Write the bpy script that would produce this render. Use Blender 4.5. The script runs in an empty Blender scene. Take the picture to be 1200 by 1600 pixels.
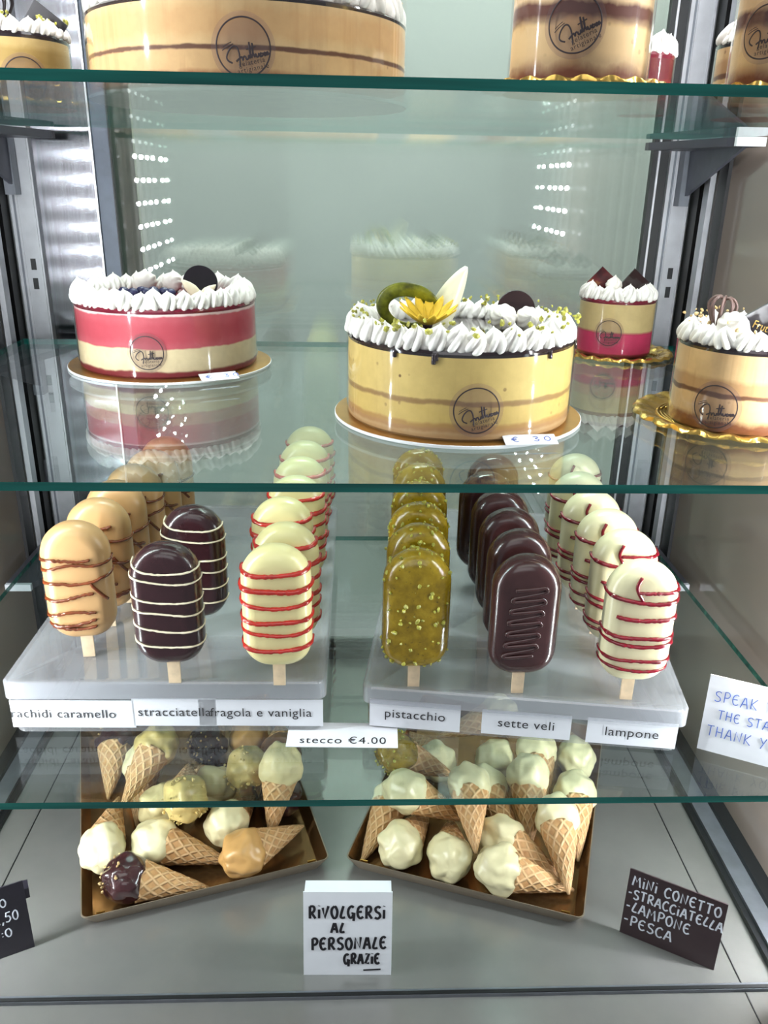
import bpy, bmesh, math, random
from mathutils import Vector, Matrix, Quaternion, noise as mnoise
PI = math.pi
sc = bpy.context.scene
C = sc.collection
RND = random.Random(7)

# ------------------------------------------------------------------ camera, world, lights, exposure
CAM_Z = 0.646
cd = bpy.data.cameras.new('camera')
cam = bpy.data.objects.new('camera', cd); C.objects.link(cam)
pitch, yaw, roll = 0.381303, 0.040782, 0.018572
fwd = Vector((math.sin(yaw)*math.cos(pitch), math.cos(yaw)*math.cos(pitch), -math.sin(pitch)))
rgt = Vector((math.cos(yaw), -math.sin(yaw), 0)); up = rgt.cross(fwd)
r2 = rgt*math.cos(roll) + up*math.sin(roll); u2 = r2.cross(fwd)
cam.matrix_world = Matrix(((r2.x, u2.x, -fwd.x, 0), (r2.y, u2.y, -fwd.y, 0), (r2.z, u2.z, -fwd.z, CAM_Z), (0, 0, 0, 1)))
cd.sensor_fit = 'HORIZONTAL'; cd.sensor_width = 36.0; cd.lens = 36.0*1288.7/1200
cd.clip_start = 0.02; cd.clip_end = 50
sc.camera = cam

w = bpy.data.worlds.new('shop_daylight'); sc.world = w; w.use_nodes = True
wb = w.node_tree.nodes['Background']; wb.inputs[0].default_value = (0.86, 0.93, 1.0, 1); wb.inputs[1].default_value = 0.45

def area(name, loc, target, sx, sy, power, col=(1, 1, 1)):
    l = bpy.data.lights.new(name, 'AREA'); l.shape = 'RECTANGLE'; l.size = sx; l.size_y = sy; l.energy = power; l.color = col
    o = bpy.data.objects.new(name, l); C.objects.link(o); o.location = loc
    o.rotation_euler = (Vector(target)-Vector(loc)).to_track_quat('-Z', 'Y').to_euler()
    return o
area('overhead_front_fill', (0.1, -0.35, 2.05), (0, 0.7, 0.4), 1.5, 0.5, 8, (1, 0.97, 0.93))  # added fill above the camera, gives the chocolate its soft highlights
area('frontal_fill', (-0.4, -1.9, 2.5), (0, 0.7, 0.3), 2.4, 1.2, 22, (0.96, 0.98, 1.0))  # added frontal fill to lift the dark cake sides, source invented
area('top_fill', (0.0, 0.62, 1.25), (0, 0.75, 0.4), 0.7, 0.12, 1.6, (0.95, 0.98, 1.0))  # added overhead fill, not a lamp of the case itself
area('back_wall_fill', (0.2, 1.45, 2.0), (0.1, 1.75, 0.6), 1.2, 0.4, 125, (0.97, 1.0, 0.98))  # added light that brightens the wall behind the glazing
LED_POWER = 2900.0

sc.view_settings.view_transform = 'Standard'; sc.view_settings.look = 'None'
sc.view_settings.gamma = 1.0; sc.view_settings.use_curve_mapping = False
sc.view_settings.exposure = -0.55
cy = sc.cycles
cy.max_bounces = 10; cy.transparent_max_bounces = 40; cy.glossy_bounces = 6; cy.diffuse_bounces = 3
cy.caustics_reflective = False; cy.caustics_refractive = False
cy.sample_clamp_indirect = 8.0
cy.use_denoising = True

# ------------------------------------------------------------------ material helpers
def lin(c):
    return tuple(((x/255)/12.92 if x/255 <= 0.04045 else ((x/255+0.055)/1.055)**2.4) for x in c[:3]) + (1,)

class NT:
    def __init__(s, name):
        s.m = bpy.data.materials.new(name); s.m.use_nodes = True
        s.t = s.m.node_tree; s.t.nodes.clear()
        s.out = s.n('ShaderNodeOutputMaterial')
    def n(s, typ, **kw):
        nd = s.t.nodes.new(typ)
        for k, v in kw.items(): setattr(nd, k, v)
        return nd
    def l(s, a, b): s.t.links.new(a, b)
    def val(s, sock, v):
        if hasattr(v, 'is_linked') or hasattr(v, 'links'): s.l(v, sock)
        else: sock.default_value = v
    def math(s, op, a, b=None, clamp=False):
        nd = s.n('ShaderNodeMath', operation=op, use_clamp=clamp); s.val(nd.inputs[0], a)
        if b is not None: s.val(nd.inputs[1], b)
        return nd.outputs[0]
    def mix(s, f, a, b, blend='MIX'):
        nd = s.n('ShaderNodeMix', data_type='RGBA', blend_type=blend)
        s.val(nd.inputs[0], f); s.val(nd.inputs[6], a); s.val(nd.inputs[7], b)
        return nd.outputs[2]
    def coords(s, kind='Object', scale=(1, 1, 1)):
        tc = s.n('ShaderNodeTexCoord'); mp = s.n('ShaderNodeMapping'); mp.inputs['Scale'].default_value = scale
        s.l(tc.outputs[kind], mp.inputs[0]); return mp.outputs[0]
    def noise(s, co, scale, detail=3, rough=0.5):
        nd = s.n('ShaderNodeTexNoise'); nd.inputs['Scale'].default_value = scale; nd.inputs['Detail'].default_value = detail
        nd.inputs['Roughness'].default_value = rough; s.l(co, nd.inputs['Vector']); return nd.outputs[0]
    def ramp(s, f, stops, interp='LINEAR'):
        nd = s.n('ShaderNodeValToRGB'); nd.color_ramp.interpolation = interp
        el = nd.color_ramp.elements
        while len(el) < len(stops): el.new(0.5)
        for e, (p, c) in zip(el, stops): e.position = p; e.color = c
        s.l(f, nd.inputs[0]); return nd.outputs[0]
    def bump(s, h, strength=0.3, dist=0.001):
        nd = s.n('ShaderNodeBump'); nd.inputs['Strength'].default_value = strength; nd.inputs['Distance'].default_value = dist
        s.l(h, nd.inputs['Height']); return nd.outputs[0]
    def principled(s, base, rough=0.5, metal=0.0, spec=0.5, coat=0.0, coat_rough=0.05, normal=None, sss=0.0, **kw):
        p = s.n('ShaderNodeBsdfPrincipled')
        s.val(p.inputs['Base Color'], base); s.val(p.inputs['Roughness'], rough); s.val(p.inputs['Metallic'], metal)
        p.inputs['Specular IOR Level'].default_value = spec
        p.inputs['Coat Weight'].default_value = coat; p.inputs['Coat Roughness'].default_value = coat_rough
        if sss: p.inputs['Subsurface Weight'].default_value = sss; p.inputs['Subsurface Radius'].default_value = (0.004, 0.003, 0.002); p.inputs['Subsurface Scale'].default_value = 1.0
        if normal is not None: s.l(normal, p.inputs['Normal'])
        return p.outputs[0]
    def done(s, sh): s.l(sh, s.out.inputs[0]); return s.m

def solid(name, col, rough=0.5, metal=0.0, spec=0.5, coat=0.0, var=0.08, vscale=60, bump=0.0, bscale=200, coat_rough=0.05):
    t = NT(name); co = t.coords()
    n = t.noise(co, vscale)
    a = lin(col)
    lo = tuple(max(0, x*(1-var*1.6)) for x in a[:3])+(1,); hi = tuple(min(1, x*(1+var)) for x in a[:3])+(1,)
    c = t.ramp(n, [(0.3, lo), (0.7, hi)])
    nm = t.bump(t.noise(co, bscale, 4), bump) if bump else None
    return t.done(t.principled(c, rough, metal, spec, coat, coat_rough, nm))

def clear_sheet(name, tint, ior=1.5, refl_gain=1.0, rough=0.0, haze=0.0, haze_col=(0.8, 0.8, 0.82, 1), refl_min=0.0):
    """thin clear sheet: passes tinted light, mirrors by fresnel, optional milky haze"""
    t = NT(name)
    tr = t.n('ShaderNodeBsdfTransparent'); tr.inputs[0].default_value = tint
    gl = t.n('ShaderNodeBsdfGlossy'); gl.inputs['Roughness'].default_value = rough; gl.inputs[0].default_value = (1, 1, 1, 1)
    ge = t.n('ShaderNodeNewGeometry'); dp = t.n('ShaderNodeVectorMath', operation='DOT_PRODUCT')
    t.l(ge.outputs['Normal'], dp.inputs[0]); t.l(ge.outputs['Incoming'], dp.inputs[1])
    c1 = t.math('SUBTRACT', 1.0, t.math('ABSOLUTE', dp.outputs['Value']), True)
    f0 = ((ior-1)/(ior+1))**2
    f = t.math('ADD', f0, t.math('MULTIPLY', t.math('POWER', c1, 5.0), 1-f0))
    f = t.math('MULTIPLY', f, refl_gain, True)
    if refl_min: f = t.math('MAXIMUM', f, refl_min)
    base = tr.outputs[0]
    if haze:
        df = t.n('ShaderNodeBsdfDiffuse'); df.inputs[0].default_value = haze_col
        m0 = t.n('ShaderNodeMixShader')
        co = t.coords(); n = t.noise(co, 16, 3, 0.5)
        h = t.ramp(n, [(0.45, (haze*0.97,)*3+(1,)), (0.70, (min(1, haze*1.12),)*3+(1,))])
        t.l(h, m0.inputs[0]); t.l(base, m0.inputs[1]); t.l(df.outputs[0], m0.inputs[2]); base = m0.outputs[0]
    mx = t.n('ShaderNodeMixShader'); t.l(f, mx.inputs[0]); t.l(base, mx.inputs[1]); t.l(gl.outputs[0], mx.inputs[2])
    return t.done(mx.outputs[0])

def layered(name, H, stops, wob=0.03, stain=None, streak=0.0, pits=0.0, edge=0.012):
    """cake side: horizontal layers with wavering borders; stain = [(height, halfwidth, colour, amount)]"""
    t = NT(name); tc = t.n('ShaderNodeTexCoord'); sp = t.n('ShaderNodeSeparateXYZ'); t.l(tc.outputs['Object'], sp.inputs[0])
    zn = t.math('DIVIDE', sp.outputs[2], H)
    co = t.coords('Object', (1, 1, 0.35))
    n1 = t.noise(co, 26, 4, 0.6)
    zz = t.math('ADD', zn, t.math('MULTIPLY', t.math('SUBTRACT', n1, 0.5), wob*2))
    st = []
    for i, (p, c) in enumerate(stops):
        if i: st.append((max(0.001, p-edge), lin(stops[i-1][1])))
        st.append((min(1, p+(edge if i else 0)), lin(c)))
    col = t.ramp(zz, st)
    fine = t.noise(t.coords(), 90, 5, 0.6)
    col = t.mix(0.25, col, t.ramp(fine, [(0.3, (0.55, 0.5, 0.45, 1)), (0.65, (1, 1, 1, 1))]), 'MULTIPLY')
    if streak:
        s2 = t.noise(t.coords('Object', (1, 1, 0.08)), 120, 3, 0.6)
        col = t.mix(t.math('MULTIPLY', t.ramp(s2, [(0.52, (0, 0, 0, 1)), (0.75, (1, 1, 1, 1))]), streak), col, lin((160, 112, 66)))
    for (h, hw, c, amt) in (stain or []):
        d = t.math('ABSOLUTE', t.math('SUBTRACT', zz, h))
        m = t.math('SUBTRACT', 1.0, t.math('DIVIDE', d, hw), True)
        n2 = t.noise(t.coords('Object', (1, 1, 0.5)), 45, 5, 0.65)
        m2 = t.math('MULTIPLY', t.ramp(t.math('MULTIPLY', m, t.math('MULTIPLY', n2, 2.0)), [(0.22, (0, 0, 0, 1)), (0.6, (1, 1, 1, 1))]), amt, True)
        col = t.mix(m2, col, lin(c))
    if pits:
        vo = t.n('ShaderNodeTexVoronoi'); vo.inputs['Scale'].default_value = 95; t.l(tc.outputs['Object'], vo.inputs['Vector'])
        pm = t.ramp(vo.outputs['Distance'], [(0.10, (1, 1, 1, 1)), (0.16, (0, 0, 0, 1))])
        n3 = t.ramp(t.noise(t.coords(), 25), [(0.55, (0, 0, 0, 1)), (0.65, (1, 1, 1, 1))])
        col = t.mix(t.math('MULTIPLY', t.math('MULTIPLY', pm, n3), pits), col, lin((95, 55, 30)))
    return t.done(t.principled(col, 0.6, spec=0.3))

M = {}
M['glass'] = clear_sheet('shelf_glass', (0.925, 0.968, 0.955, 1), 1.5, 1.0)
t = NT('glass_edge'); co = t.coords('Object', (1, 20, 20)); n = t.noise(co, 5, 3)
M['edge'] = t.done(t.principled(t.ramp(n, [(0.3, lin((6, 78, 72))), (0.55, lin((20, 112, 102))), (0.75, lin((44, 150, 132)))]), 0.12, spec=0.5))
M['pane'] = clear_sheet('door_glazing', (0.97, 0.982, 0.977, 1), 1.5, 1.0, refl_min=0.045)
M['acetate'] = clear_sheet('clear_acetate', (0.97, 0.97, 0.965, 1), 1.42, 1.2, 0.07)
M['plastic'] = clear_sheet('frosted_plastic', (0.93, 0.935, 0.95, 1), 1.45, 1.0, 0.10, 0.29, (0.60, 0.61, 0.65, 1))
M['plastic_base'] = clear_sheet('clear_plastic', (0.95, 0.955, 0.96, 1), 1.45, 1.0, 0.05, 0.16, (0.62, 0.63, 0.66, 1))
M['film'] = clear_sheet('sticker_film', (0.86, 0.82, 0.83, 1), 1.35, 0.8, 0.1, 0.06, (0.6, 0.5, 0.5, 1))
# brushed steel, brushing runs vertically so lamps smear sideways
t = NT('brushed_steel'); co = t.coords('Object', (1, 1, 0.02)); n = t.noise(co, 400, 3)
p = t.n('ShaderNodeBsdfPrincipled'); p.inputs['Metallic'].default_value = 1.0
t.l(t.ramp(n, [(0.3, lin((128, 130, 135))), (0.7, lin((150, 152, 158)))]), p.inputs['Base Color'])
p.inputs['Roughness'].default_value = 0.176; p.inputs['Anisotropic'].default_value = 1.0
tg = t.n('ShaderNodeTangent', direction_type='RADIAL', axis='Z'); t.l(tg.outputs[0], p.inputs['Tangent'])
p.inputs['Anisotropic Rotation'].default_value = 0.0
M['steel'] = t.done(p.outputs[0])
M['alu'] = solid('anodised_aluminium', (205, 207, 212), 0.3, 0.75, var=0.05)
M['alu_dark'] = solid('shaded_aluminium', (120, 124, 132), 0.35, 0.6)
M['black'] = solid('black_gasket', (14, 15, 18), 0.45)
M['grey_frame'] = solid('blue_grey_frame', (62, 70, 82), 0.35, 0.3)
M['olive_reflection'] = solid('olive_grey_reflection', (172, 172, 160), 0.5)  # reflection of a post, put into a plain colour
M['bracket'] = solid('dark_bracket_paint', (62, 62, 70), 0.4, 0.2)
M['bracket_side'] = solid('bracket_web_paint', (92, 94, 106), 0.45, 0.2)
M['cap'] = solid('grey_end_cap', (190, 194, 200), 0.4)
M['cap_white'] = solid('pale_end_cap', (225, 228, 232), 0.35)
t = NT('satin_steel_floor'); co = t.coords('Object', (1, 1, 1)); n = t.noise(co, 6, 5, 0.6)
M['floor'] = t.done(t.principled(t.ramp(n, [(0.3, lin((132, 132, 130))), (0.7, lin((150, 149, 146)))]), 0.24, 0.55))
t = NT('taupe_side_glass'); co = t.coords(); n = t.noise(co, 3, 3)
M['side'] = t.done(t.principled(t.ramp(n, [(0.3, lin((140, 126, 119))), (0.7, lin((158, 146, 138)))]), 0.08, 0.0, 0.75))
t = NT('pale_back_wall'); co = t.coords(); n = t.noise(co, 2.2, 2)
M['backwall'] = t.done(t.principled(t.ramp(n, [(0.3, lin((182, 184, 178))), (0.7, lin((202, 203, 197)))]), 0.7))
M['wood'] = solid('birch_stick', (226, 202, 168), 0.6, var=0.12, vscale=90)
M['cream'] = solid('whipped_cream', (236, 232, 226), 0.55, var=0.03, bump=0.15, bscale=350)
M['meringue'] = solid('meringue', (236, 230, 222), 0.6, var=0.05, bump=0.2, bscale=300)
M['choc'] = solid('dark_chocolate', (42, 24, 26), 0.22, coat=0.3, var=0.2)
M['choc_black'] = solid('black_chocolate', (27, 21, 28), 0.3, var=0.2)
M['glaze_dark'] = solid('dark_mirror_glaze', (34, 22, 26), 0.06, coat=0.6, var=0.2)
M['glaze_red'] = solid('raspberry_glaze', (112, 24, 46), 0.12, coat=0.6, var=0.2)
M['gold'] = solid('gold_card', (196, 150, 78), 0.3, 0.85, var=0.1, vscale=30)
M['gold_bright'] = solid('gold_foil', (214, 176, 92), 0.22, 0.9, var=0.12, vscale=40, bump=0.2, bscale=60)
M['white_card'] = solid('white_card', (226, 228, 230), 0.6, var=0.02)
M['paper'] = solid('white_paper', (236, 238, 244), 0.7, var=0.015)
M['ink'] = solid('black_ink', (20, 18, 26), 0.6)
M['ink_soft'] = solid('printed_grey_ink', (48, 46, 50), 0.7)
M['ink_blue'] = solid('blue_ballpoint', (70, 102, 186), 0.6)
M['ink_white'] = solid('white_chalk_pen', (222, 226, 236), 0.7, var=0.12, vscale=200)
M['ink_gold'] = solid('gold_print', (196, 160, 84), 0.4, 0.4)
M['slate'] = solid('brown_black_card', (52, 36, 40), 0.45, var=0.06)
M['slate_blue'] = solid('blue_black_card', (28, 24, 36), 0.45, var=0.06)
M['logo'] = solid('logo_ink', (44, 30, 34), 0.5)
M['car_coat'] = solid('caramel_coating', (194, 154, 106), 0.33, var=0.06, vscale=25, coat=0.1, coat_rough=0.2)
M['car_drip'] = solid('caramel_sauce', (110, 50, 18), 0.12, coat=0.7, var=0.25)
M['milk_white'] = solid('white_chocolate_coating', (228, 216, 158), 0.28, var=0.03, vscale=20, coat=0.15, coat_rough=0.2)
M['ivory'] = solid('ivory_chocolate_coating', (230, 220, 180), 0.28, var=0.03, vscale=20, coat=0.15, coat_rough=0.2)
M['straw_drip'] = solid('strawberry_sauce', (178, 38, 30), 0.2, coat=0.5, var=0.2)
M['rasp_drip'] = solid('raspberry_sauce', (126, 10, 32), 0.14, coat=0.7, var=0.25)
M['dark_coat'] = solid('dark_chocolate_coating', (52, 28, 32), 0.2, coat=0.4, var=0.12, coat_rough=0.12)
M['white_line'] = solid('white_chocolate_line', (236, 224, 196), 0.4)
M['velvet_coat'] = solid('plain_chocolate_coating', (60, 34, 34), 0.2, coat=0.35, var=0.12, coat_rough=0.15)
t = NT('pistachio_coating'); co = t.coords(); n = t.noise(co, 60, 5, 0.65); n2 = t.noise(co, 320, 2)
c = t.ramp(n, [(0.3, lin((104, 82, 8))), (0.5, lin((136, 110, 14))), (0.75, lin((158, 132, 34)))])
c = t.mix(t.ramp(n2, [(0.66, (0, 0, 0, 1)), (0.72, (1, 1, 1, 1))]), c, lin((88, 72, 16)))
M['pist_coat'] = t.done(t.principled(c, 0.22, coat=0.3, coat_rough=0.12, normal=t.bump(t.noise(co, 90, 3), 0.45, 0.003)))
M['pist_nut'] = solid('pistachio_pieces', (168, 164, 66), 0.4, var=0.35, vscale=300)
M['hazel'] = solid('hazelnut_crumbs', (222, 188, 130), 0.5, var=0.25, vscale=300)
t = NT('waffle_cone'); tc = t.n('ShaderNodeTexCoord'); sp = t.n('ShaderNodeSeparateXYZ'); t.l(tc.outputs['Object'], sp.inputs[0])
an = t.math('MULTIPLY', t.math('ARCTAN2', sp.outputs[1], sp.outputs[0]), 9/(2*PI)); zz = t.math('MULTIPLY', sp.outputs[2], 4.6/0.0665)
g1 = t.math('PINGPONG', t.math('ADD', an, zz), 0.5); g2 = t.math('PINGPONG', t.math('SUBTRACT', an, zz), 0.5)
gm = t.math('MINIMUM', g1, g2)
ln = t.ramp(gm, [(0.05, (1, 1, 1, 1)), (0.22, (0, 0, 0, 1))])
n = t.noise(t.coords(), 110, 4)
c = t.ramp(n, [(0.3, lin((184, 134, 84))), (0.7, lin((212, 166, 112)))])
c = t.mix(ln, c, lin((228, 188, 138)))
M['wafer'] = t.done(t.principled(c, 0.6, normal=t.bump(ln, 0.9, 0.0015)))
M['cone_white'] = solid('white_dip', (230, 220, 176), 0.32, var=0.04, vscale=40, coat=0.12, coat_rough=0.2)
M['cone_cream'] = solid('pale_cream_dip', (224, 208, 156), 0.32, var=0.06, vscale=60, coat=0.12, coat_rough=0.2)
M['cone_tan'] = solid('caramel_dip', (198, 152, 92), 0.32, var=0.06, vscale=40, coat=0.1, coat_rough=0.2)
M['cone_nut'] = solid('hazelnut_dip', (206, 182, 116), 0.32, var=0.1, vscale=90, coat=0.1, coat_rough=0.2)
M['cone_choc'] = solid('dark_dip', (58, 30, 32), 0.16, coat=0.5, var=0.15)
M['cone_brown'] = solid('milk_chocolate_dip', (122, 82, 50), 0.4, var=0.15)
M['tray_gold'] = solid('gold_lined_tray', (150, 112, 72), 0.22, 0.8, var=0.15, vscale=14)
M['tray_white'] = solid('tray_outside_card', (128, 116, 100), 0.5)
M['tray_grey'] = solid('grey_board', (150, 154, 150), 0.5)
M['petal'] = solid('yellow_sugar_petal', (234, 196, 60), 0.5, var=0.12, vscale=90)
t = NT('marbled_green_chocolate'); co = t.coords(); n = t.noise(co, 70, 4, 0.6)
M['green_ring'] = t.done(t.principled(t.ramp(n, [(0.35, lin((58, 62, 14))), (0.55, lin((112, 116, 30))), (0.75, lin((150, 150, 52)))]), 0.3))
M['feather'] = solid('white_chocolate_feather', (240, 236, 204), 0.35, var=0.05, vscale=50)
t = NT('transfer_print_chocolate'); co = t.coords(); n = t.noise(co, 50, 3)
M['transfer'] = t.done(t.principled(t.ramp(n, [(0.4, lin((52, 20, 28))), (0.58, lin((96, 28, 34))), (0.7, lin((176, 118, 50)))]), 0.25))
M['whisk'] = solid('cocoa_whisk', (104, 80, 74), 0.4, var=0.15)
M['berry'] = solid('blueberry', (38, 40, 78), 0.45, var=0.2)
t = NT('led_light'); em = t.n('ShaderNodeEmission'); em.inputs[0].default_value = (0.93, 0.97, 1.0, 1); em.inputs[1].default_value = LED_POWER
M['led'] = t.done(em.outputs[0])

# ------------------------------------------------------------------ geometry helpers
def mesh_obj(name, verts, faces, mat, parent=None, smooth=True, loc=None, mats=None, fmat=None, fix=True):
    me = bpy.data.meshes.new(name); me.from_pydata([tuple(v) for v in verts], [], faces)
    for m in (mats or [mat]): me.materials.append(m)
    if fmat:
        for p_, i in zip(me.polygons, fmat): p_.material_index = i
    if fix:
        bm = bmesh.new(); bm.from_mesh(me); bmesh.ops.recalc_face_normals(bm, faces=bm.faces); bm.to_mesh(me); bm.free()
    if smooth:
        me.polygons.foreach_set('use_smooth', [True]*len(me.polygons))
        if smooth == 'auto':
            me.set_sharp_from_angle(angle=math.radians(35))
    me.update()
    o = bpy.data.objects.new(name, me); C.objects.link(o)
    if parent: o.parent = parent
    if loc: o.location = loc
    return o
def inst(src, parent, loc=(0, 0, 0), rot=(0, 0, 0), scale=(1, 1, 1)):
    o = src.copy(); C.objects.link(o); o.parent = parent; o.location = loc; o.rotation_euler = rot; o.scale = scale; return o
def thing(name, label, cat, loc=(0, 0, 0), rotz=0, group=None):
    o = bpy.data.objects.new(name, None); C.objects.link(o); o.location = loc; o.rotation_euler = (0, 0, rotz)
    o.empty_display_size = 0.01
    return tag(o, label, cat, group)
def tag(o, label, cat, group=None):
    o['label'] = label; o['category'] = cat
    if group: o['group'] = group
    return o
def structure(o): o['kind'] = 'structure'; return o
def stuff(o): o['kind'] = 'stuff'; return o

class MB:
    def __init__(s): s.v = []; s.f = []; s.m = []
    def add(s, v, f, mi=0):
        k = len(s.v); s.v += [Vector(x) for x in v]; s.f += [tuple(i+k for i in q) for q in f]; s.m += [mi]*len(f); return s
    def box(s, x0, x1, y0, y1, z0, z1, mi=0):
        v = [(x, y, z) for z in (z0, z1) for y in (y0, y1) for x in (x0, x1)]
        return s.add(v, [(0, 2, 3, 1), (4, 5, 7, 6), (0, 1, 5, 4), (2, 6, 7, 3), (0, 4, 6, 2), (1, 3, 7, 5)], mi)
    def obj(s, name, mat, parent=None, smooth=False, loc=None, mats=None):
        return mesh_obj(name, s.v, s.f, mat, parent, smooth, loc, mats, s.m if mats else None)
def box(name, x0, x1, y0, y1, z0, z1, mat, parent=None): return MB().box(x0, x1, y0, y1, z0, z1).obj(name, mat, parent)

def lathe(prof, n=64, cap0=True, cap1=True):
    v, f = [], []
    for r, z in prof:
        for i in range(n): a = 2*PI*i/n; v.append((r*math.cos(a), r*math.sin(a), z))
    for k in range(len(prof)-1):
        for i in range(n):
            j = (i+1) % n; f.append((k*n+i, k*n+j, (k+1)*n+j, (k+1)*n+i))
    if cap0: f.append(tuple(range(n))[::-1])
    if cap1: f.append(tuple(range((len(prof)-1)*n, len(prof)*n)))
    return v, f
def catmull(pts, sub=6, closed=False):
    pts = [Vector(p) for p in pts]
    if len(pts) < 3 and not closed: return pts
    out = []; n = len(pts); rng = range(n if closed else n-1)
    for i in rng:
        p1, p2 = pts[i], pts[(i+1) % n]
        p0 = pts[(i-1) % n] if (closed or i > 0) else p1*2-p2
        p3 = pts[(i+2) % n] if (closed or i+2 < n) else p2*2-p1
        for k in range(sub):
            u = k/sub
            out.append(0.5*((2*p1)+(p2-p0)*u+(2*p0-5*p1+4*p2-p3)*u*u+(3*p1-p0-3*p2+p3)*u**3))
    if not closed: out.append(pts[-1])
    return out
def tube(pts, rad, n=8, flat=1.0, flat_axis=None, closed=False):
    """round tube along pts; flat squashes it along flat_axis"""
    pts = [Vector(p) for p in pts]; m = len(pts)
    rr = rad if isinstance(rad, (list, tuple)) else [rad]*m
    v, f = [], []
    prev = None
    for i, p in enumerate(pts):
        a = pts[(i-1) % m] if (closed or i > 0) else p; b = pts[(i+1) % m] if (closed or i < m-1) else p
        d = (b-a); d = d.normalized() if d.length > 1e-9 else Vector((1, 0, 0))
        if flat_axis is not None: u = Vector(flat_axis); u = (u-d*u.dot(d))
        else: u = (prev if prev is not None else (Vector((0, 0, 1)) if abs(d.z) < 0.9 else Vector((1, 0, 0)))); u = u-d*u.dot(d)
        if u.length < 1e-6: u = d.orthogonal()
        u.normalize(); prev = u; s_ = d.cross(u)
        for k in range(n):
            an = 2*PI*k/n; v.append(p+(s_*math.cos(an)+u*(math.sin(an)*flat))*rr[i])
    for i in range(m if closed else m-1):
        i2 = (i+1) % m
        for k in range(n):
            k2 = (k+1) % n; f.append((i*n+k, i*n+k2, i2*n+k2, i2*n+k))
    if not closed:
        f.append(tuple(range(n))[::-1]); f.append(tuple(range((m-1)*n, m*n)))
    return v, f
def ico(r, rnd, sub=1, squash=(1, 1, 1), jit=0.25):
    bm = bmesh.new(); bmesh.ops.create_icosphere(bm, subdivisions=sub, radius=r)
    v = [Vector((x.co.x*squash[0], x.co.y*squash[1], x.co.z*squash[2]))*(1+rnd.uniform(-jit, jit)) for x in bm.verts]
    f = [tuple(q.index for q in p_.verts) for p_ in bm.faces]; bm.free(); return v, f
_tx = {}
def text_geo(body, size, align='LEFT', shear=0.0, spacing=1.0):
    key = (body, size, align, shear, spacing)
    if key in _tx: return _tx[key]
    cu = bpy.data.curves.new('lettering', 'FONT'); cu.body = body; cu.size = size; cu.align_x = align; cu.shear = shear; cu.space_character = spacing
    cu.resolution_u = 3
    ob = bpy.data.objects.new('lettering', cu); me = bpy.data.meshes.new_from_object(ob)
    v = [x.co.copy() for x in me.vertices]; f = [tuple(p_.vertices) for p_ in me.polygons]
    bpy.data.objects.remove(ob); bpy.data.curves.remove(cu); bpy.data.meshes.remove(me)
    _tx[key] = (v, f); return v, f

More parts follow.
